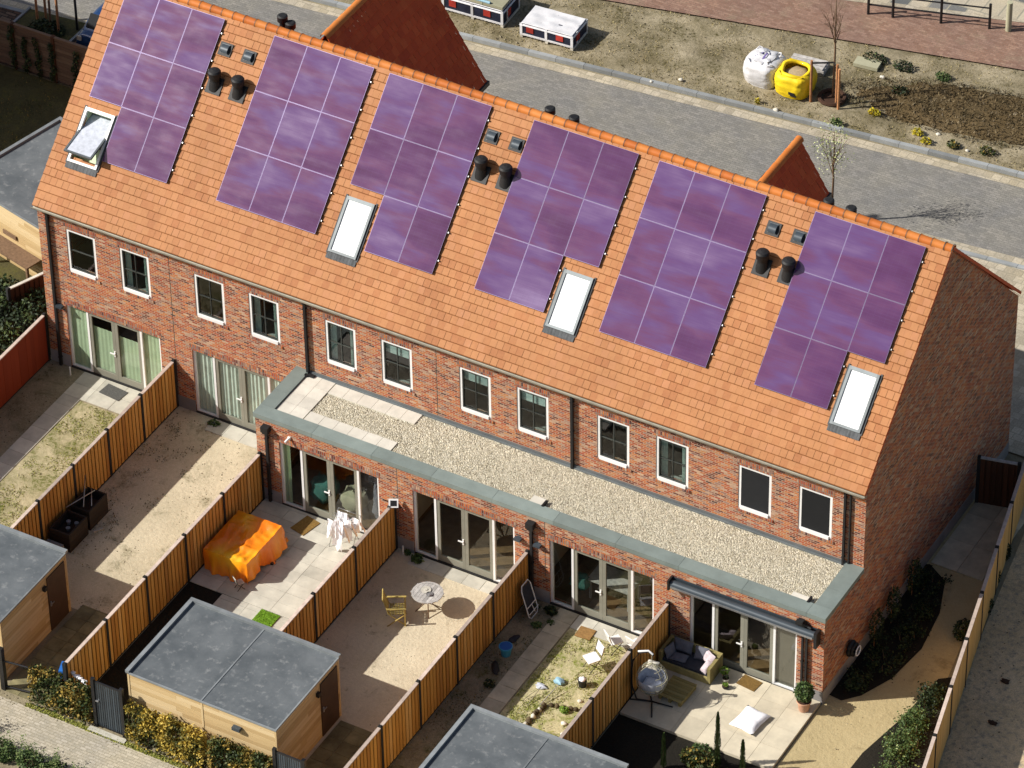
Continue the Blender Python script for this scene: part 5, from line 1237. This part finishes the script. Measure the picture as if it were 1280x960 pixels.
for i, (x, y, s, lb) in enumerate(((30.15, -.9, .35, 'dark end of the planting by the tan fence where the shadow falls'), (30.2, -2.0, .5, 'leafy shrub by the tan fence just out of the shadow'), (30.3, -3.1, .6, 'bushy green shrub in the middle of the sunny bed'), (30.5, -4.3, .65, 'large green shrub in the sunny bed by the tan fence'), (30.6, -5.5, .7, 'green shrub at the bottom edge beside the tan fence'))):
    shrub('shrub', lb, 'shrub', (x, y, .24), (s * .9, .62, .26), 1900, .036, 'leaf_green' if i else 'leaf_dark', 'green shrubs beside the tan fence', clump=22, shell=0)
b = MB(rotz(.9, (31.5, 3.6, 0))); b.box(-.35, .35, -.05, .05, .0, .07); b.build('plank', 'stake', label='reddish plank lying on the shaded lane', category='plank')
for i, (x, y, lb) in enumerate(((32.0, -.8, 'dark clod lying on the lane close to the tan fence'), (31.6, .9, 'small dark clod on the shaded lane'))):
    b = MB(); b.ell((x, y, .03), .13, .09, .05, jit=.5); b.build('clod', 'soil_pot', label=lb, category='clod')
# things glimpsed beyond the passage
b = MB(); b.ell((29.0, 9.3, 1.15), .35, .4, .22, pw=.6, jit=.2); b.ell((29.0, 9.3, .7), .33, .38, .5, pw=.5, jit=.1, m=1); b.build('wheelie_bin', ['orange_plastic', 'black_plastic'], label='dark bin with an orange lid beyond the slatted gate', category='bin')

# ------------------------------------------------------------------ behind the hedge, bottom left
b = MB(rotz(.35, (8.5, -11.75, 0))); b.box(-.22, .22, -.18, .18, 0, .55, 0); b.box(-.25, .25, -.21, .21, .55, .62, 0); b.build('storage_box', 'bin_blue', label='bright blue lidded box behind the beech hedge', category='box')
b = MB(rotz(.2, (8.85, -12.25, 0))); b.ell((0, 0, .45), .2, .16, .32, pw=.7, jit=.2); b.build('orange_bag', 'orange_plastic', label='orange bag between the blue box and the beech hedge', category='bag')
b = MB()
for k in range(7): b.ell((9.1 + k * .1, -12.45 - .03 * k, 1.28 + U(-.04, .04)), .06, .06, .05, 0, 8, 5, jit=.6)
b.tube([(9.1, -12.45, 1.2), (9.75, -12.64, 1.2)], .02); b.tube([(9.3, -12.5, 0), (9.3, -12.5, 1.2)], .02); b.build('white_flowers', 'white_fabric', label='row of white blossoms above the beech hedge', category='flowers')
# shrubs along the alley, bottom left: one row of individual bushes
k = 0
for (x, y, s, h_, lb) in ((7.6, -15.3, .55, .55, 'leafy green bush at the bottom left corner beside the pale path'), (8.5, -15.15, .5, .5, 'second green bush from the left edge along the pale path'), (9.4, -15.1, .45, .42, 'green bush with upright shoots in the middle of the path border'), (10.2, -15.05, .42, .36, 'low green bush near the bottom edge along the pale path'), (11.0, -15.0, .35, .28, 'smallest green bush cut by the bottom edge along the pale path'), (7.0, -14.75, .4, .6, 'green bush touching the left edge of the photo by the pale path')):
    root = thing('shrub', lb, 'shrub', (x, y, 0), 'green bushes along the pale path')
    b = MB()
    for j in range(16):
        sx0, sy0 = x + U(-s, s) * .7, y + U(-.3, .3); hh = h_ * U(.9, 1.9); lx, ly = U(-.12, .12), U(-.12, .12)
        for q in range(34):
            u = U(.1, 1); p = Vector((sx0 + lx * u + U(-.06, .06), sy0 + ly * u + U(-.06, .06), u * hh)); a = U(0, 6.28); d = Vector((math.cos(a), math.sin(a), .4)) * .05; w_ = Vector((-math.sin(a), math.cos(a), 0)) * .02
            b.face([p, p + d * .5 + w_, p + d, p + d * .5 - w_], 0, min(1, max(0, u * .5 + random.gauss(.25, .2))))
    leaves(b, (x, y, h_ * .5), (s, .38, h_ * .6), 700, .045, .4); b.build('foliage', 'leaf_green', root)
    b = MB(); stems(b, [(x + U(-s, s) * .6, y + U(-.2, .2), 0) for _ in range(8)], h_ * 1.1, .01, .12, 0); b.build('stems', 'bark', root)
b = MB(); b.ell((10.35, -14.75, .06), .09, .07, .07, jit=.3); b.build('stone', 'stone_pale', label='white stone at the edge of the bushes along the pale path', category='stone')
# dark hedge and shrub left of the house
hedge(-4.5, -.6, .3, 1.5, 'leaf_dark', 'dark hedge behind the red fence at the left edge', 12000, d=1.5, lo=0, hi=.9, s=.06)

# ------------------------------------------------------------------ far side: pallets, bags, tree, rails
def pack(c, ang, w, d, h, label, boards=False):
    T = rotz(ang, (c[0], c[1], .16)); root = thing('wrapped_pallet', label, 'pallet', (c[0], c[1], .1), 'wrapped pallets on the verge')
    b = MB(T)
    for x in (-w / 2, -.05, w / 2 - .1): b.box(x, x + .1, -d / 2, d / 2, 0, .08)
    for k in range(16): x = -w / 2 + k * w / 16; b.box(x, x + w / 24, -d / 2, d / 2, .081, .10)
    b.build('base', 'stone_pale', root)
    b = MB(T); b.box(-w / 2 + .02, w / 2 - .02, -d / 2 + .02, d / 2 - .02, .101, h); b.build('bricks', 'wrap_navy', root)
    b = MB(T)
    for x in (-w / 2 + .0, -.06, w / 2 - .09): b.box(x, x + .09, -d / 2 - .003, -d / 2 + .03, .1, h)
    for y in (-d / 2 + .3, ): b.box(w / 2 - .03, w / 2 + .003, y, y + .09, .1, h)
    b.box(w / 2 - .05, w / 2 + .004, d / 2 - .08, d / 2, .1, h); b.box(-w / 2, w / 2, -d / 2 - .005, -d / 2 + .02, .10, .16)
    b.build('strapping', 'wrap_white', root)
    b = MB(T)
    for x in (-w * .38, w * .18): b.box(x, x + .26, -d / 2 - .004, -d / 2 + .02, h * .45, h * .85)
    b.box(w / 2 - .02, w / 2 + .004, -.28, -.05, h * .35, h * .8); b.build('red_prints', 'wrap_red', root)
    b = MB(T)
    def top(u, v):
        a, q = 2 * u - 1, 2 * v - 1; edge = max(abs(a), abs(q)); return (a * (w / 2 + .015), q * (d / 2 + .015), h + .02 + .035 * noise.noise(Vector((a * 2.4 + c[0], q * 2.4, 0))) * (1 - edge ** 6) - (.09 if edge > .97 else 0))
    b.grid(top, 30, 20); b.build('cover', 'wrap_white', root)
    if boards:
        for k in range(3):
            b = MB(T); x = -w / 2 + .06 + k * w / 3.1; b.box(x, x + w / 3.1 - .02, -d / 2 + .03, d / 2 + .1, h + .06, h + .14 + .01 * k); b.build('board', 'board_tan', root)
        for q, y in enumerate((-d / 2 + .12, d / 2 - .15)):
            b = MB(T); b.tube([(-w * .3, y, h + .19), (w * .28, y - .05, h + .19)], .05, 0, 8); b.build('pipe', 'pale_blue', root)
pack((2.45, 22.1), .05, 2.3, 1.25, .62, 'wrapped pallet stacked with tan boards and blue tubes', True)
pack((5.3, 22.0), .06, 1.95, 1.15, .55, 'wrapped pallet with a white plastic cover')
# bulk bags
def bag(c, r, h, label, mat, open_=False):
    root = thing('bulk_bag', label, 'bag', (c[0], c[1], .15))
    b = MB()
    def fn(u, v):
        a = 2 * math.pi * u + .5; k = .6; ca, sa = math.copysign(abs(math.cos(a)) ** k, math.cos(a)), math.copysign(abs(math.sin(a)) ** k, math.sin(a))
        bulge = 1 + .12 * math.sin(math.pi * min(v, 1)) + .05 * noise.noise(Vector((ca * 2, sa * 2, v * 3 + c[0]))) - .07 * abs(noise.noise(Vector((ca * 3.3, sa * 3.3, v * 4 + c[1])))) - .03 * abs(noise.noise(Vector((ca * 8, sa * 8, v * 9))))
        rr = r * bulge * (1 if v < .8 else 1 - (v - .8) * (1.4 if open_ else 3.2)); z = .14 + h * min(1, v * 1.12) + .05 * noise.noise(Vector((ca * 1.5, sa * 1.5, 7 + c[0]))) * v
        return (c[0] + rr * ca, c[1] + rr * sa, z)
    b.grid(fn, 64, 26); 
    if not open_: b.ell((c[0], c[1], .14 + h * .94), r * .62, r * .60, .13, 0, 26, 12, .5, pw=.7, jit=.7)
    b.build('sack', mat, root)
    for k in range(4):
        a = .785 + k * 1.571; q = Vector((c[0] + r * .78 * math.cos(a), c[1] + r * .78 * math.sin(a), .14 + h * .9)); d = Vector((-math.sin(a), math.cos(a), 0)) * .09; o_ = Vector((math.cos(a), math.sin(a), 0)) * .1
        b = MB(); b.tube([q - d, q - d + o_ + Vector((0, 0, .10)), q + o_ * 1.3 + Vector((0, 0, .13)), q + d + o_ + Vector((0, 0, .08)), q + d], .022, 0, 6); b.build('lifting_loop', mat, root)
    if open_:
        b = MB(); b.ell((c[0], c[1], .14 + h * .78), r * .72, r * .72, .08, 0, 16, 6, .5, jit=.2); b.build('sand_fill', 'bag_sand', root)
        b = MB(); n = 24; b.tube([(c[0] + r * .82 * math.cos(a) * (1 + .05 * math.sin(5 * a)), c[1] + r * .82 * math.sin(a), .14 + h * 1.0 + .04 * math.sin(3 * a)) for a in [2 * math.pi * k / n for k in range(n + 1)]], .07, 0, 8, False); b.build('rolled_rim', mat, root)
        b = MB(); b.box(c[0] + .05, c[0] + .26, c[1] - r * 1.13, c[1] - r * 1.09, .34, .44); b.box(c[0] + .12, c[0] + .34, c[1] - r * 1.14, c[1] - r * 1.10, .30, .36); b.tube([(c[0] - r * 1.0, c[1] - .2, .8), (c[0] - r * 1.1, c[1] - .35, .55), (c[0] - r * 1.12, c[1] - .1, .5)], .03); b.build('print', 'black_plastic', root)
    return root
bag((12.55, 23.15), .56, .85, 'white bulk bag with purple print beside the yellow bag', 'wrap_white')
wb = [o for o in COL.objects if o.get('label', '').startswith('white bulk bag')][0]
b = MB()   # purple strokes printed on the top of the white sack
for (x0, y0, x1, y1, w_) in ((-.14, .0, -.10, .42, .09), (.04, -.36, .06, .40, .07), (-.14, .18, .04, .14, .06), (-.50, -.12, -.24, -.06, .06), (.30, -.40, .36, .02, .07), (.26, .30, .44, .10, .06), (.36, -.02, .48, .08, .05), (-.22, .30, -.12, .42, .06)):
    def zt(x, y): return 1.085 - .34 * (x * x + y * y) / .3 * .9
    d = Vector((x1 - x0, y1 - y0, 0)); q = Vector((-d.y, d.x, 0)).normalized() * w_ / 2
    for s in range(4):
        a0, a1 = s / 4, (s + 1) / 4; p, r_ = Vector((x0, y0, 0)) + d * a0, Vector((x0, y0, 0)) + d * a1
        b.face([(12.55 + k.x * .95, 23.15 + k.y * .95, zt(k.x, k.y) + .03) for k in (p - q, r_ - q, r_ + q, p + q)])
b.build('print', 'purple_print', wb)
bag((13.72, 23.1), .56, .78, 'open yellow bulk bag filled with sand', 'yellow_bag', True)
b = MB(rotz(.1, (13.55, 24.35, .16)))
for k in range(4): b.box(-.65 + .02 * k, .65, -.3, .3, k * .05, k * .05 + .044)
for k in range(3): b.box(-.6, .6, -.28 + k * .19, -.12 + k * .19, .2, .24)
b.build('board_stack', 'grey_wood', label='grey stack of boards behind the yellow bulk bag', category='boards')
b = MB(rotz(.1, (15.2, 25.4, .14))); b.box(-.42, .42, -.22, .22, 0, .12); b.build('paving_slab', 'board_tan', label='pale rectangular slab lying by the edge of the red pavement', category='slab')
# young trees with stakes
def branch(mb, p, d, l, r, depth):
    q = p + d * l; mb.tube([p, p + d * l * .5 + Vector((U(-.02, .02), U(-.02, .02), 0)), q], [r, r * .8, r * .6], 0, 5)
    if depth <= 0: return
    for k in range(3 if depth > 1 else 2):
        nd = (d + Vector((random.gauss(0, .42), random.gauss(0, .42), U(0, .2)))).normalized(); branch(mb, p + d * l * U(.5, 1), nd, l * U(.55, .75), r * .55, depth - 1)
def young_tree(x, y, h, label, staked=True, blossom=False, z0=.12):
    root = thing('young_tree', label, 'tree', (x, y, z0))
    b = MB(); b.tube([(x, y, z0), (x + .03, y, h * .5), (x, y + .02, h * .62)], [.045, .035, .028], 0, 8)
    for k in range(7):
        z = h * U(.5, .64); a = k * 2.4; branch(b, Vector((x, y, z)), Vector((.32 * math.cos(a), .32 * math.sin(a), 1)).normalized(), h * U(.14, .24), .016, 2)
    b.tube([(x, y + .02, h * .6), (x + .02, y, h * .85), (x, y, h)], [.028, .015, .005], 0, 6)
    b.build('trunk', 'bark', root)
    if blossom:
        b = MB(); leaves(b, (x, y, h * .78), (.45, .45, h * .26), 650, .03, .2, clump=22); b.build('crown', 'leaf_blossom', root)
    return root
young_tree(15.03, 23.2, 4.3, 'bare young tree between wooden stakes on the sandy verge')
st = thing('tree_stakes', 'three reddish wooden stakes with a dark strap around the bare young tree', 'stakes', (15.0, 23.1, .12))
for x, y in ((14.45, 22.75), (15.28, 22.95), (15.45, 22.75)):
    b = MB(); b.tube([(x, y, .1), (x, y, 1.75)], .045, 0, 8); b.build('stake', 'stake', st)
b = MB(); b.tube([(14.45, 22.75, 1.65), (15.03, 23.15, 1.62), (15.28, 22.95, 1.65)], .03, 0, 6); b.build('strap', 'black_plastic', st)
b = MB(); b.tube([(15.03 + .42 * math.cos(a), 23.15 + .42 * math.sin(a), .22) for a in [k * .4 for k in range(17)]], .07, 0, 6, False); b.ell((15.03, 23.15, .16), .36, .36, .06, jit=.3); b.build('watering_ring', 'soil_pot', label='dark watering ring around the foot of the bare young tree', category='ring')
young_tree(17.85, 17.45, 3.6, 'young tree with white blossom rising behind the small roof gable', blossom=True, z0=0)
# more planting on the verge: low tufts
GV = 'weeds on the sandy verge'
for i, (x, y, s, m_, lb) in enumerate(((16.6, 23.05, .22, 'leaf_yellow', 'yellow flowering weed right of the staked tree'), (18.3, 22.75, .22, 'leaf_yellow', 'tall yellow flowering weed left of the earth mound'), (18.75, 22.45, .2, 'leaf_yellow', 'yellow flowering weed nearest the kerb'), (15.75, 22.0, .22, 'leaf_green', 'green weed right at the kerb below the staked tree'), (15.3, 25.75, .45, 'leaf_dark', 'dark green patch of weeds at the red pavement by the pale slab'), (16.3, 25.8, .4, 'leaf_dark', 'dark green patch of weeds along the red pavement'), (16.8, 24.5, .32, 'leaf_dark', 'dark weeds in the middle of the verge beside the earth mound'), (19.6, 22.7, .25, 'leaf_hedge', 'brownish weed on the verge before the earth mound'), (20.7, 22.9, .3, 'leaf_hedge', 'brownish weed at the right edge of the verge'), (13.0, 21.8, .1, 'leaf_yellow', 'tiny yellow weed near the kerb below the yellow bag'), (17.7, 25.9, .3, 'leaf_green', 'green weeds along the pavement edge beyond the earth mound'))):
    weed((x, y, .12), (s, s * .7, .14), int(600 * s), lb, m_, .045)
for i, (x, y, s, lb) in enumerate(((15.95, 25.0, .10, 'white lump on the dark part of the verge'), (10.2, 21.75, .09, 'pale stone on the verge left of the white bag'), (13.7, 21.75, .1, 'pale rubble near the kerb below the yellow bag'), (18.9, 23.05, .08, 'white stone near the yellow weeds'), (9.4, 21.2, .06, 'small pale stone at the kerb left of the bags'), (20.1, 22.7, .07, 'white stone at the far right of the verge'))):
    b = MB(); b.ell((x, y, .16), s, s * .8, s * .6, 0, 9, 6, .8, jit=.4); b.build('stone', 'stone_pale', label=lb, category='stone', group='stones on the verge')
# dry grass stuff on the verge
b = MB()
for i in range(15000):
    x = U(-6, 24); ya = sy(x, 20.5); yb = min(23.3 + .215 * x, ya + 6); y = U(ya, yb)
    if noise.noise(Vector((x * .8, y * .8, 5))) < -.12: continue
    p = Vector((x, y, vz(x, y) - .005)); a = U(0, 6.28); h_ = U(.02, .07); w_ = Vector((math.cos(a), math.sin(a), 0)) * U(.01, .025); ln = Vector((U(-.05, .05), U(-.05, .05), h_)); b.face([p - w_, p + w_, p + ln], 0, R())
b.build('dry_grass', 'dry_blade', kind='stuff')
def grass_patch(name, x0, x1, y0, y1, n, z, thr, seed, mat='grass_blade'):
    b = MB()
    for i in range(n):
        x, y = U(x0, x1), U(y0, y1)
        if noise.noise(Vector((x * 1.1, y * 1.1, seed))) + .5 * noise.noise(Vector((x * 3.5, y * 3.5, seed))) < thr: continue
        p = Vector((x, y, z)); a = U(0, 6.28); w_ = Vector((math.cos(a), math.sin(a), 0)) * U(.008, .02); b.face([p - w_, p + w_, p + Vector((U(-.04, .04), U(-.04, .04), U(.02, .06)))], 0, R())
    b.build(name, mat, kind='stuff')
grass_patch('grass', 1.9, 4.45, -9.0, -1.3, 9000, .015, -.02, 3)
grass_patch('grass', 19.8, 22.5, -9.0, -3.05, 9000, .015, -.05, 8)
grass_patch('grass', 4.7, 6.5, -7.5, -.3, 2600, .009, .12, 12, 'leaf_hedge')
grass_patch('grass', 18.2, 19.1, -9, -2.6, 1500, .009, .1, 17, 'leaf_hedge')
grass_patch('grass', -9, -2.5, 7.5, 12.0, 5000, .02, -.1, 19, 'leaf_hedge')
b = MB()
for i in range(6500):
    a = U(0, 6.28); v = math.sqrt(R()) * 1.12; x = 20.0 + 4.6 * v * math.cos(a); y = 24.75 + 1.35 * v * math.sin(a) + .17 * (x - 20.0)
    if y < sy(x, 20.7) or x > 25: continue
    z = vz(x, y) + .03 + .10 * max(0, 1 - v * v); p = Vector((x, y, z)); c = U(0, 6.28); w_ = Vector((math.cos(c), math.sin(c), 0)) * U(.01, .03); b.face([p - w_, p + w_, p + Vector((U(-.08, .08), U(-.08, .08), U(.03, .11)))], 0, R())
leafmat('stubble', [(0, (.045, .032, .014)), (.6, (.11, .08, .038)), (1, (.22, .17, .09))])
b.build('dead_stubble', 'stubble', kind='stuff')
def litter(nm, x0, x1, y0, y1, n, z, mat, s0=.01, s1=.03, thr=-.1, seed=0):
    b = MB()
    for i in range(n):
        x, y = U(x0, x1), U(y0, y1)
        if noise.noise(Vector((x * .9, y * .9, seed))) < thr or (seed == 8 and not sy(x, 20.55) < y < 23.2 + .215 * x): continue
        s_ = U(s0, s1); p = Vector((x, y, z)); q = [p + Vector((math.cos(k * 1.571 + x * 9) * s_ * U(.6, 1.3), math.sin(k * 1.571 + x * 9) * s_ * U(.6, 1.3), 0)) for k in range(4)]; tp = p + Vector((0, 0, s_ * U(.4, 1))); r = R()
        for k in range(4): b.face([q[k], q[(k + 1) % 4], tp], 0, r)
    b.build(nm, mat, kind='stuff')
ramped('grit', [(0, (.04, .03, .015)), (.5, (.14, .11, .06)), (1, (.40, .36, .26))], mixn=.1, bmp=0)
litter('soil_crumbs', 4.7, 8.3, -9.0, -.3, 900, .008, 'grit', seed=1, thr=.0)
litter('soil_crumbs', .1, 1.2, -9.0, -.2, 350, .008, 'grit', seed=2)
litter('soil_crumbs', 13.8, 17.3, -12, -3, 420, .008, 'grit', .008, .022, seed=3, thr=.1)
litter('soil_crumbs', 18.2, 19.1, -9.0, -2.5, 700, .008, 'grit', seed=4)
litter('soil_crumbs', 19.8, 22.5, -9.0, -3.0, 600, .014, 'grit', seed=5)
litter('soil_crumbs', 28.3, 31, -6, 4, 260, .008, 'grit', seed=6, thr=.1)
litter('soil_crumbs', 31, 36, -8, 9, 900, .008, 'grit', .012, .035, seed=7)
litter('soil_crumbs', -3, 22, 20.7, 26, 1500, .15, 'grit', .015, .04, seed=8)
litter('leaf_litter', 4, 20, -13.3, -12.95, 500, .012, 'grit', .012, .03, seed=9)
# storm drain
b = MB(rotz(.1, (8.97, 20.75, .014))); b.box(-.22, .22, -.12, .12, 0, .012)
for k in range(5): b.box(-.18 + k * .08, -.14 + k * .08, -.09, .09, .012, .016)
# rails and dark hedge at the pavement edge, top right
rl_ = thing('railing', 'black two-rail metal railing along the red pavement', 'railing', (16, 28.7, .16))
pr = [(13.95, 28.0), (14.75, 28.22), (16.3, 28.68), (17.85, 29.15)]
for x, y in pr:
    b = MB(); b.tube([(x, y, .1), (x, y, 1.15)], .05, 0, 8); b.build('post', 'black_metal', rl_)
for z in (.55, .98):
    b = MB(); b.tube([(x, y, z) for x, y in pr], .028, 0, 6); b.build('rail', 'black_metal', rl_)
root = thing('clipped_hedge', 'dark clipped hedge beyond the red pavement left of the railing', 'hedge', (12, 28.6, .1))
b = MB(); 
for i in range(4200):
    x = U(8.5, 13.7); y = 24.9 + .285 * x + U(0, 1.6); z = U(.2, 1.0); leaves(b, (x, y, z), (.05, .05, .05), 1, .06)
b.build('foliage', 'leaf_dark', root)
sheet('planting_bed', [(8.0, 27.3), (13.7, 28.85), (13.6, 32), (7.9, 31)], .19, 'g_dark')
b = MB(); b.tube([(18.45, 29.35, .15), (18.45, 29.35, 1.3)], .10, 0, 10); b.build('bollard', 'board_tan', label='pale round post right of the black railing', category='post')

# ------------------------------------------------------------------ upper left
wl = thing('slatted_screen', 'brown slatted garden screen with dark climbers at the upper left', 'fence', (-9, 12.1, 0))
b = MB(); z = .06
while z < 1.75: b.box(-13, -6.3, 12.08, 12.12, z, z + .12); z += .135
wood('screen_wood', [(0, (.10, .06, .04)), (.5, (.15, .09, .06)), (1, (.21, .14, .09))], (.7, .7, 9)); b.build('slats', 'screen_wood', wl)
for x in (-13, -11.2, -9.5, -7.9, -6.3): b = MB(); b.box(x - .05, x + .05, 12.02, 12.16, 0, 1.85); b.build('post', 'fence_dark', wl)
b = MB(); b.box(-13, -6.3, 12.05, 12.15, 1.8, 1.83); b.build('cap_rail', 'screen_wood', wl)
for i, (x, h_, lb) in enumerate(((-9.5, 1.7, 'dark climber at the corner post of the brown slatted screen'), (-9.0, 1.4, 'second dark climber from the left on the brown slatted screen'), (-8.5, 1.5, 'dark climber left of the middle of the brown slatted screen'), (-7.9, 1.5, 'dark climber right of the middle of the brown slatted screen'), (-7.0, 1.5, 'dark climber on the brown slatted screen nearest the blue car'))):
    b = MB(); 
    for q in range(5): leaves(b, (x + U(-.1, .1), 11.98, .1 + h_ * (q + .5) / 5), (.10 + .05 * R(), .06, h_ / 8), 60, .045, .2)
    b.tube([(x, 12.0, 0), (x + U(-.1, .1), 12.0, h_ * .5), (x + U(-.1, .1), 12.0, h_)], .012, 0, 5); b.build('climbing_plant', 'leaf_dark', label=lb, category='climber', group='climbers on the slatted screen')
sheet('planting_bed', [(-10.9, 13.3), (-8.7, 13.3), (-8.7, 15.2), (-10.9, 15.0)], .13, 'g_garden_far')
b = MB()
for q in ((-10.98, -10.9, 13.22, 15.05), (-8.7, -8.62, 13.22, 15.25), (-10.9, -8.7, 13.22, 13.3)): b.box(*q, .0, .18)
b.build('kerb', 'kerbstone', kind='structure')
for i, (x, y, m_, lb) in enumerate(((-10.35, 14.6, 'stake', 'leftmost reddish stake standing in the tree pit'), (-10.1, 14.75, 'stake', 'second reddish stake from the left in the tree pit'), (-9.25, 14.25, 'stake', 'reddish stake in the middle of the tree pit'), (-8.85, 14.75, 'black_metal', 'dark stake at the right side of the tree pit'))):
    b = MB(); b.tube([(x, y, .1), (x, y, 2.2)], .045, 0, 8); b.build('tree_stake', m_, label=lb, category='stake', group='stakes in the tree pit')
young_tree(-9.75, 14.5, 4.6, 'dark young tree between stakes in the tree pit at the upper left')
b = MB(); leaves(b, (-9.7, 14.2, .22), (.7, .5, .18), 900, .05, .2); b.build('pit_planting', 'leaf_dark', label='low dark planting around the tree in the tree pit', category='plant')
# parked car
car = thing('parked_car', 'dark blue car half hidden behind the roof edge at the upper left', 'car', (-7.3, 15.2, .1))
def carsec(y0, y1, prof, mb, m=0): pass
b = MB(); x0, x1 = -8.1, -6.4; ya = 13.55
prof = [(0, .35), (.02, .75), (.12, .95), (.35, 1.02), (.75, 1.42), (1.1, 1.48), (2.2, 1.46), (2.9, 1.05), (3.75, .9), (3.9, .6), (3.92, .35)]
def body(u, v):
    k = u * (len(prof) - 1); i = min(int(k), len(prof) - 2); f = k - i; y = prof[i][0] * (1 - f) + prof[i + 1][0] * f; zt = prof[i][1] * (1 - f) + prof[i + 1][1] * f
    a = math.pi * v; ca = math.copysign(abs(math.cos(a)) ** .35, math.cos(a)); sa = abs(math.sin(a)) ** .35
    nar = 1 - .16 * max(0, (zt * sa - .9)) / .6
    return ((x0 + x1) / 2 - ca * .85 * nar, ya + y, .25 + (zt - .25) * sa)
b.grid(body, 40, 24); bd = b.build('body', 'car_blue', car)
b = MB(); b.grid(lambda u, v: ((x0 + x1) / 2 + (u - .5) * 1.3, ya + .38 + .36 * v, 1.06 + .36 * v), 4, 4); b.build('window_glass', 'screen_black', car); b = MB(); b.grid(lambda u, v: ((x0 + x1) / 2 + (u - .5) * 1.3, ya + 2.3 + .5 * v, 1.42 - .30 * v), 4, 4); b.build('window_glass', 'screen_black', car)
for xx in (x0 + .08, x1 - .08):
    for yy in (ya + .75, ya + 3.2):
        b = MB(); b.tube([(xx - .1, yy, .42), (xx + .1, yy, .42)], .32, 0, 16); b.build('wheel', 'tyre', car)
b = MB(); b.box(x0 + .08, x0 + .24, ya - .0, ya + .06, .75, .92); b.build('tail_light', 'stone_pale', car)
b = MB(); b.box(x1 - .24, x1 - .08, ya - .0, ya + .06, .75, .92); b.build('tail_light', 'stone_pale', car)
# unseen house added outside the frame to shade the upper left
nb = thing('added_shade_house', 'unseen brick house with an orange roof added left of the terrace to cast shade', 'building', (-22, 6, 0))
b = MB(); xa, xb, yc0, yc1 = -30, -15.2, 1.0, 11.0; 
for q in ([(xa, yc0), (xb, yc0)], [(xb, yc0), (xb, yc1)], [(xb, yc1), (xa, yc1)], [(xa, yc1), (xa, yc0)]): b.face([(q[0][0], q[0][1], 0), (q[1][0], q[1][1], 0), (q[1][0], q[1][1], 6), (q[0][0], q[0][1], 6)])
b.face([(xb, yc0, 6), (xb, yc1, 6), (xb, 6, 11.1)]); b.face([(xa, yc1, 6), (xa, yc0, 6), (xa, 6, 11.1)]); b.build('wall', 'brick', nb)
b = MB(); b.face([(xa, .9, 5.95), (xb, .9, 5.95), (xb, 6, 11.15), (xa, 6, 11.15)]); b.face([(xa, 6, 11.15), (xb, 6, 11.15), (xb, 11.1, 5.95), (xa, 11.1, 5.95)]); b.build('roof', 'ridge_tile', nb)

# ------------------------------------------------------------------ camera, sun, sky
cam = bpy.data.cameras.new('camera'); co = bpy.data.objects.new('camera', cam); COL.objects.link(co)
M = Matrix.Identity(4)
for i, ax_ in enumerate((RT, UP, -fwd)):
    for j in range(3): M[j][i] = ax_[j]
M.translation = CAMP; co.matrix_world = M
cam.sensor_width = 36; cam.lens = FPX / 1280 * 36; cam.clip_end = 2000; cam.clip_start = 1
S.camera = co
SD = Vector((1.05, .73, -1)).normalized()
sun = bpy.data.lights.new('sun', 'SUN'); so = bpy.data.objects.new('sun', sun); COL.objects.link(so)
sun.energy = 5.0; sun.angle = math.radians(.5); sun.color = (1, .955, .88)
so.rotation_euler = SD.to_track_quat('-Z', 'Y').to_euler(); so.location = (0, 0, 40)
w = bpy.data.worlds.new('World'); S.world = w; w.use_nodes = True; nt = w.node_tree
sk = nt.nodes.new('ShaderNodeTexSky'); sk.sky_type = 'NISHITA'; sk.sun_disc = False
sk.ozone_density = .3; sk.dust_density = 2.5; sk.sun_elevation = math.asin(-SD.z); sk.sun_rotation = math.atan2(-SD.x, -SD.y)
nt.links.new(sk.outputs[0], nt.nodes['Background'].inputs[0]); nt.nodes['Background'].inputs[1].default_value = .072
S.view_settings.view_transform = 'Standard'; S.view_settings.look = 'None'; S.view_settings.exposure = 0.25; S.view_settings.gamma = 1
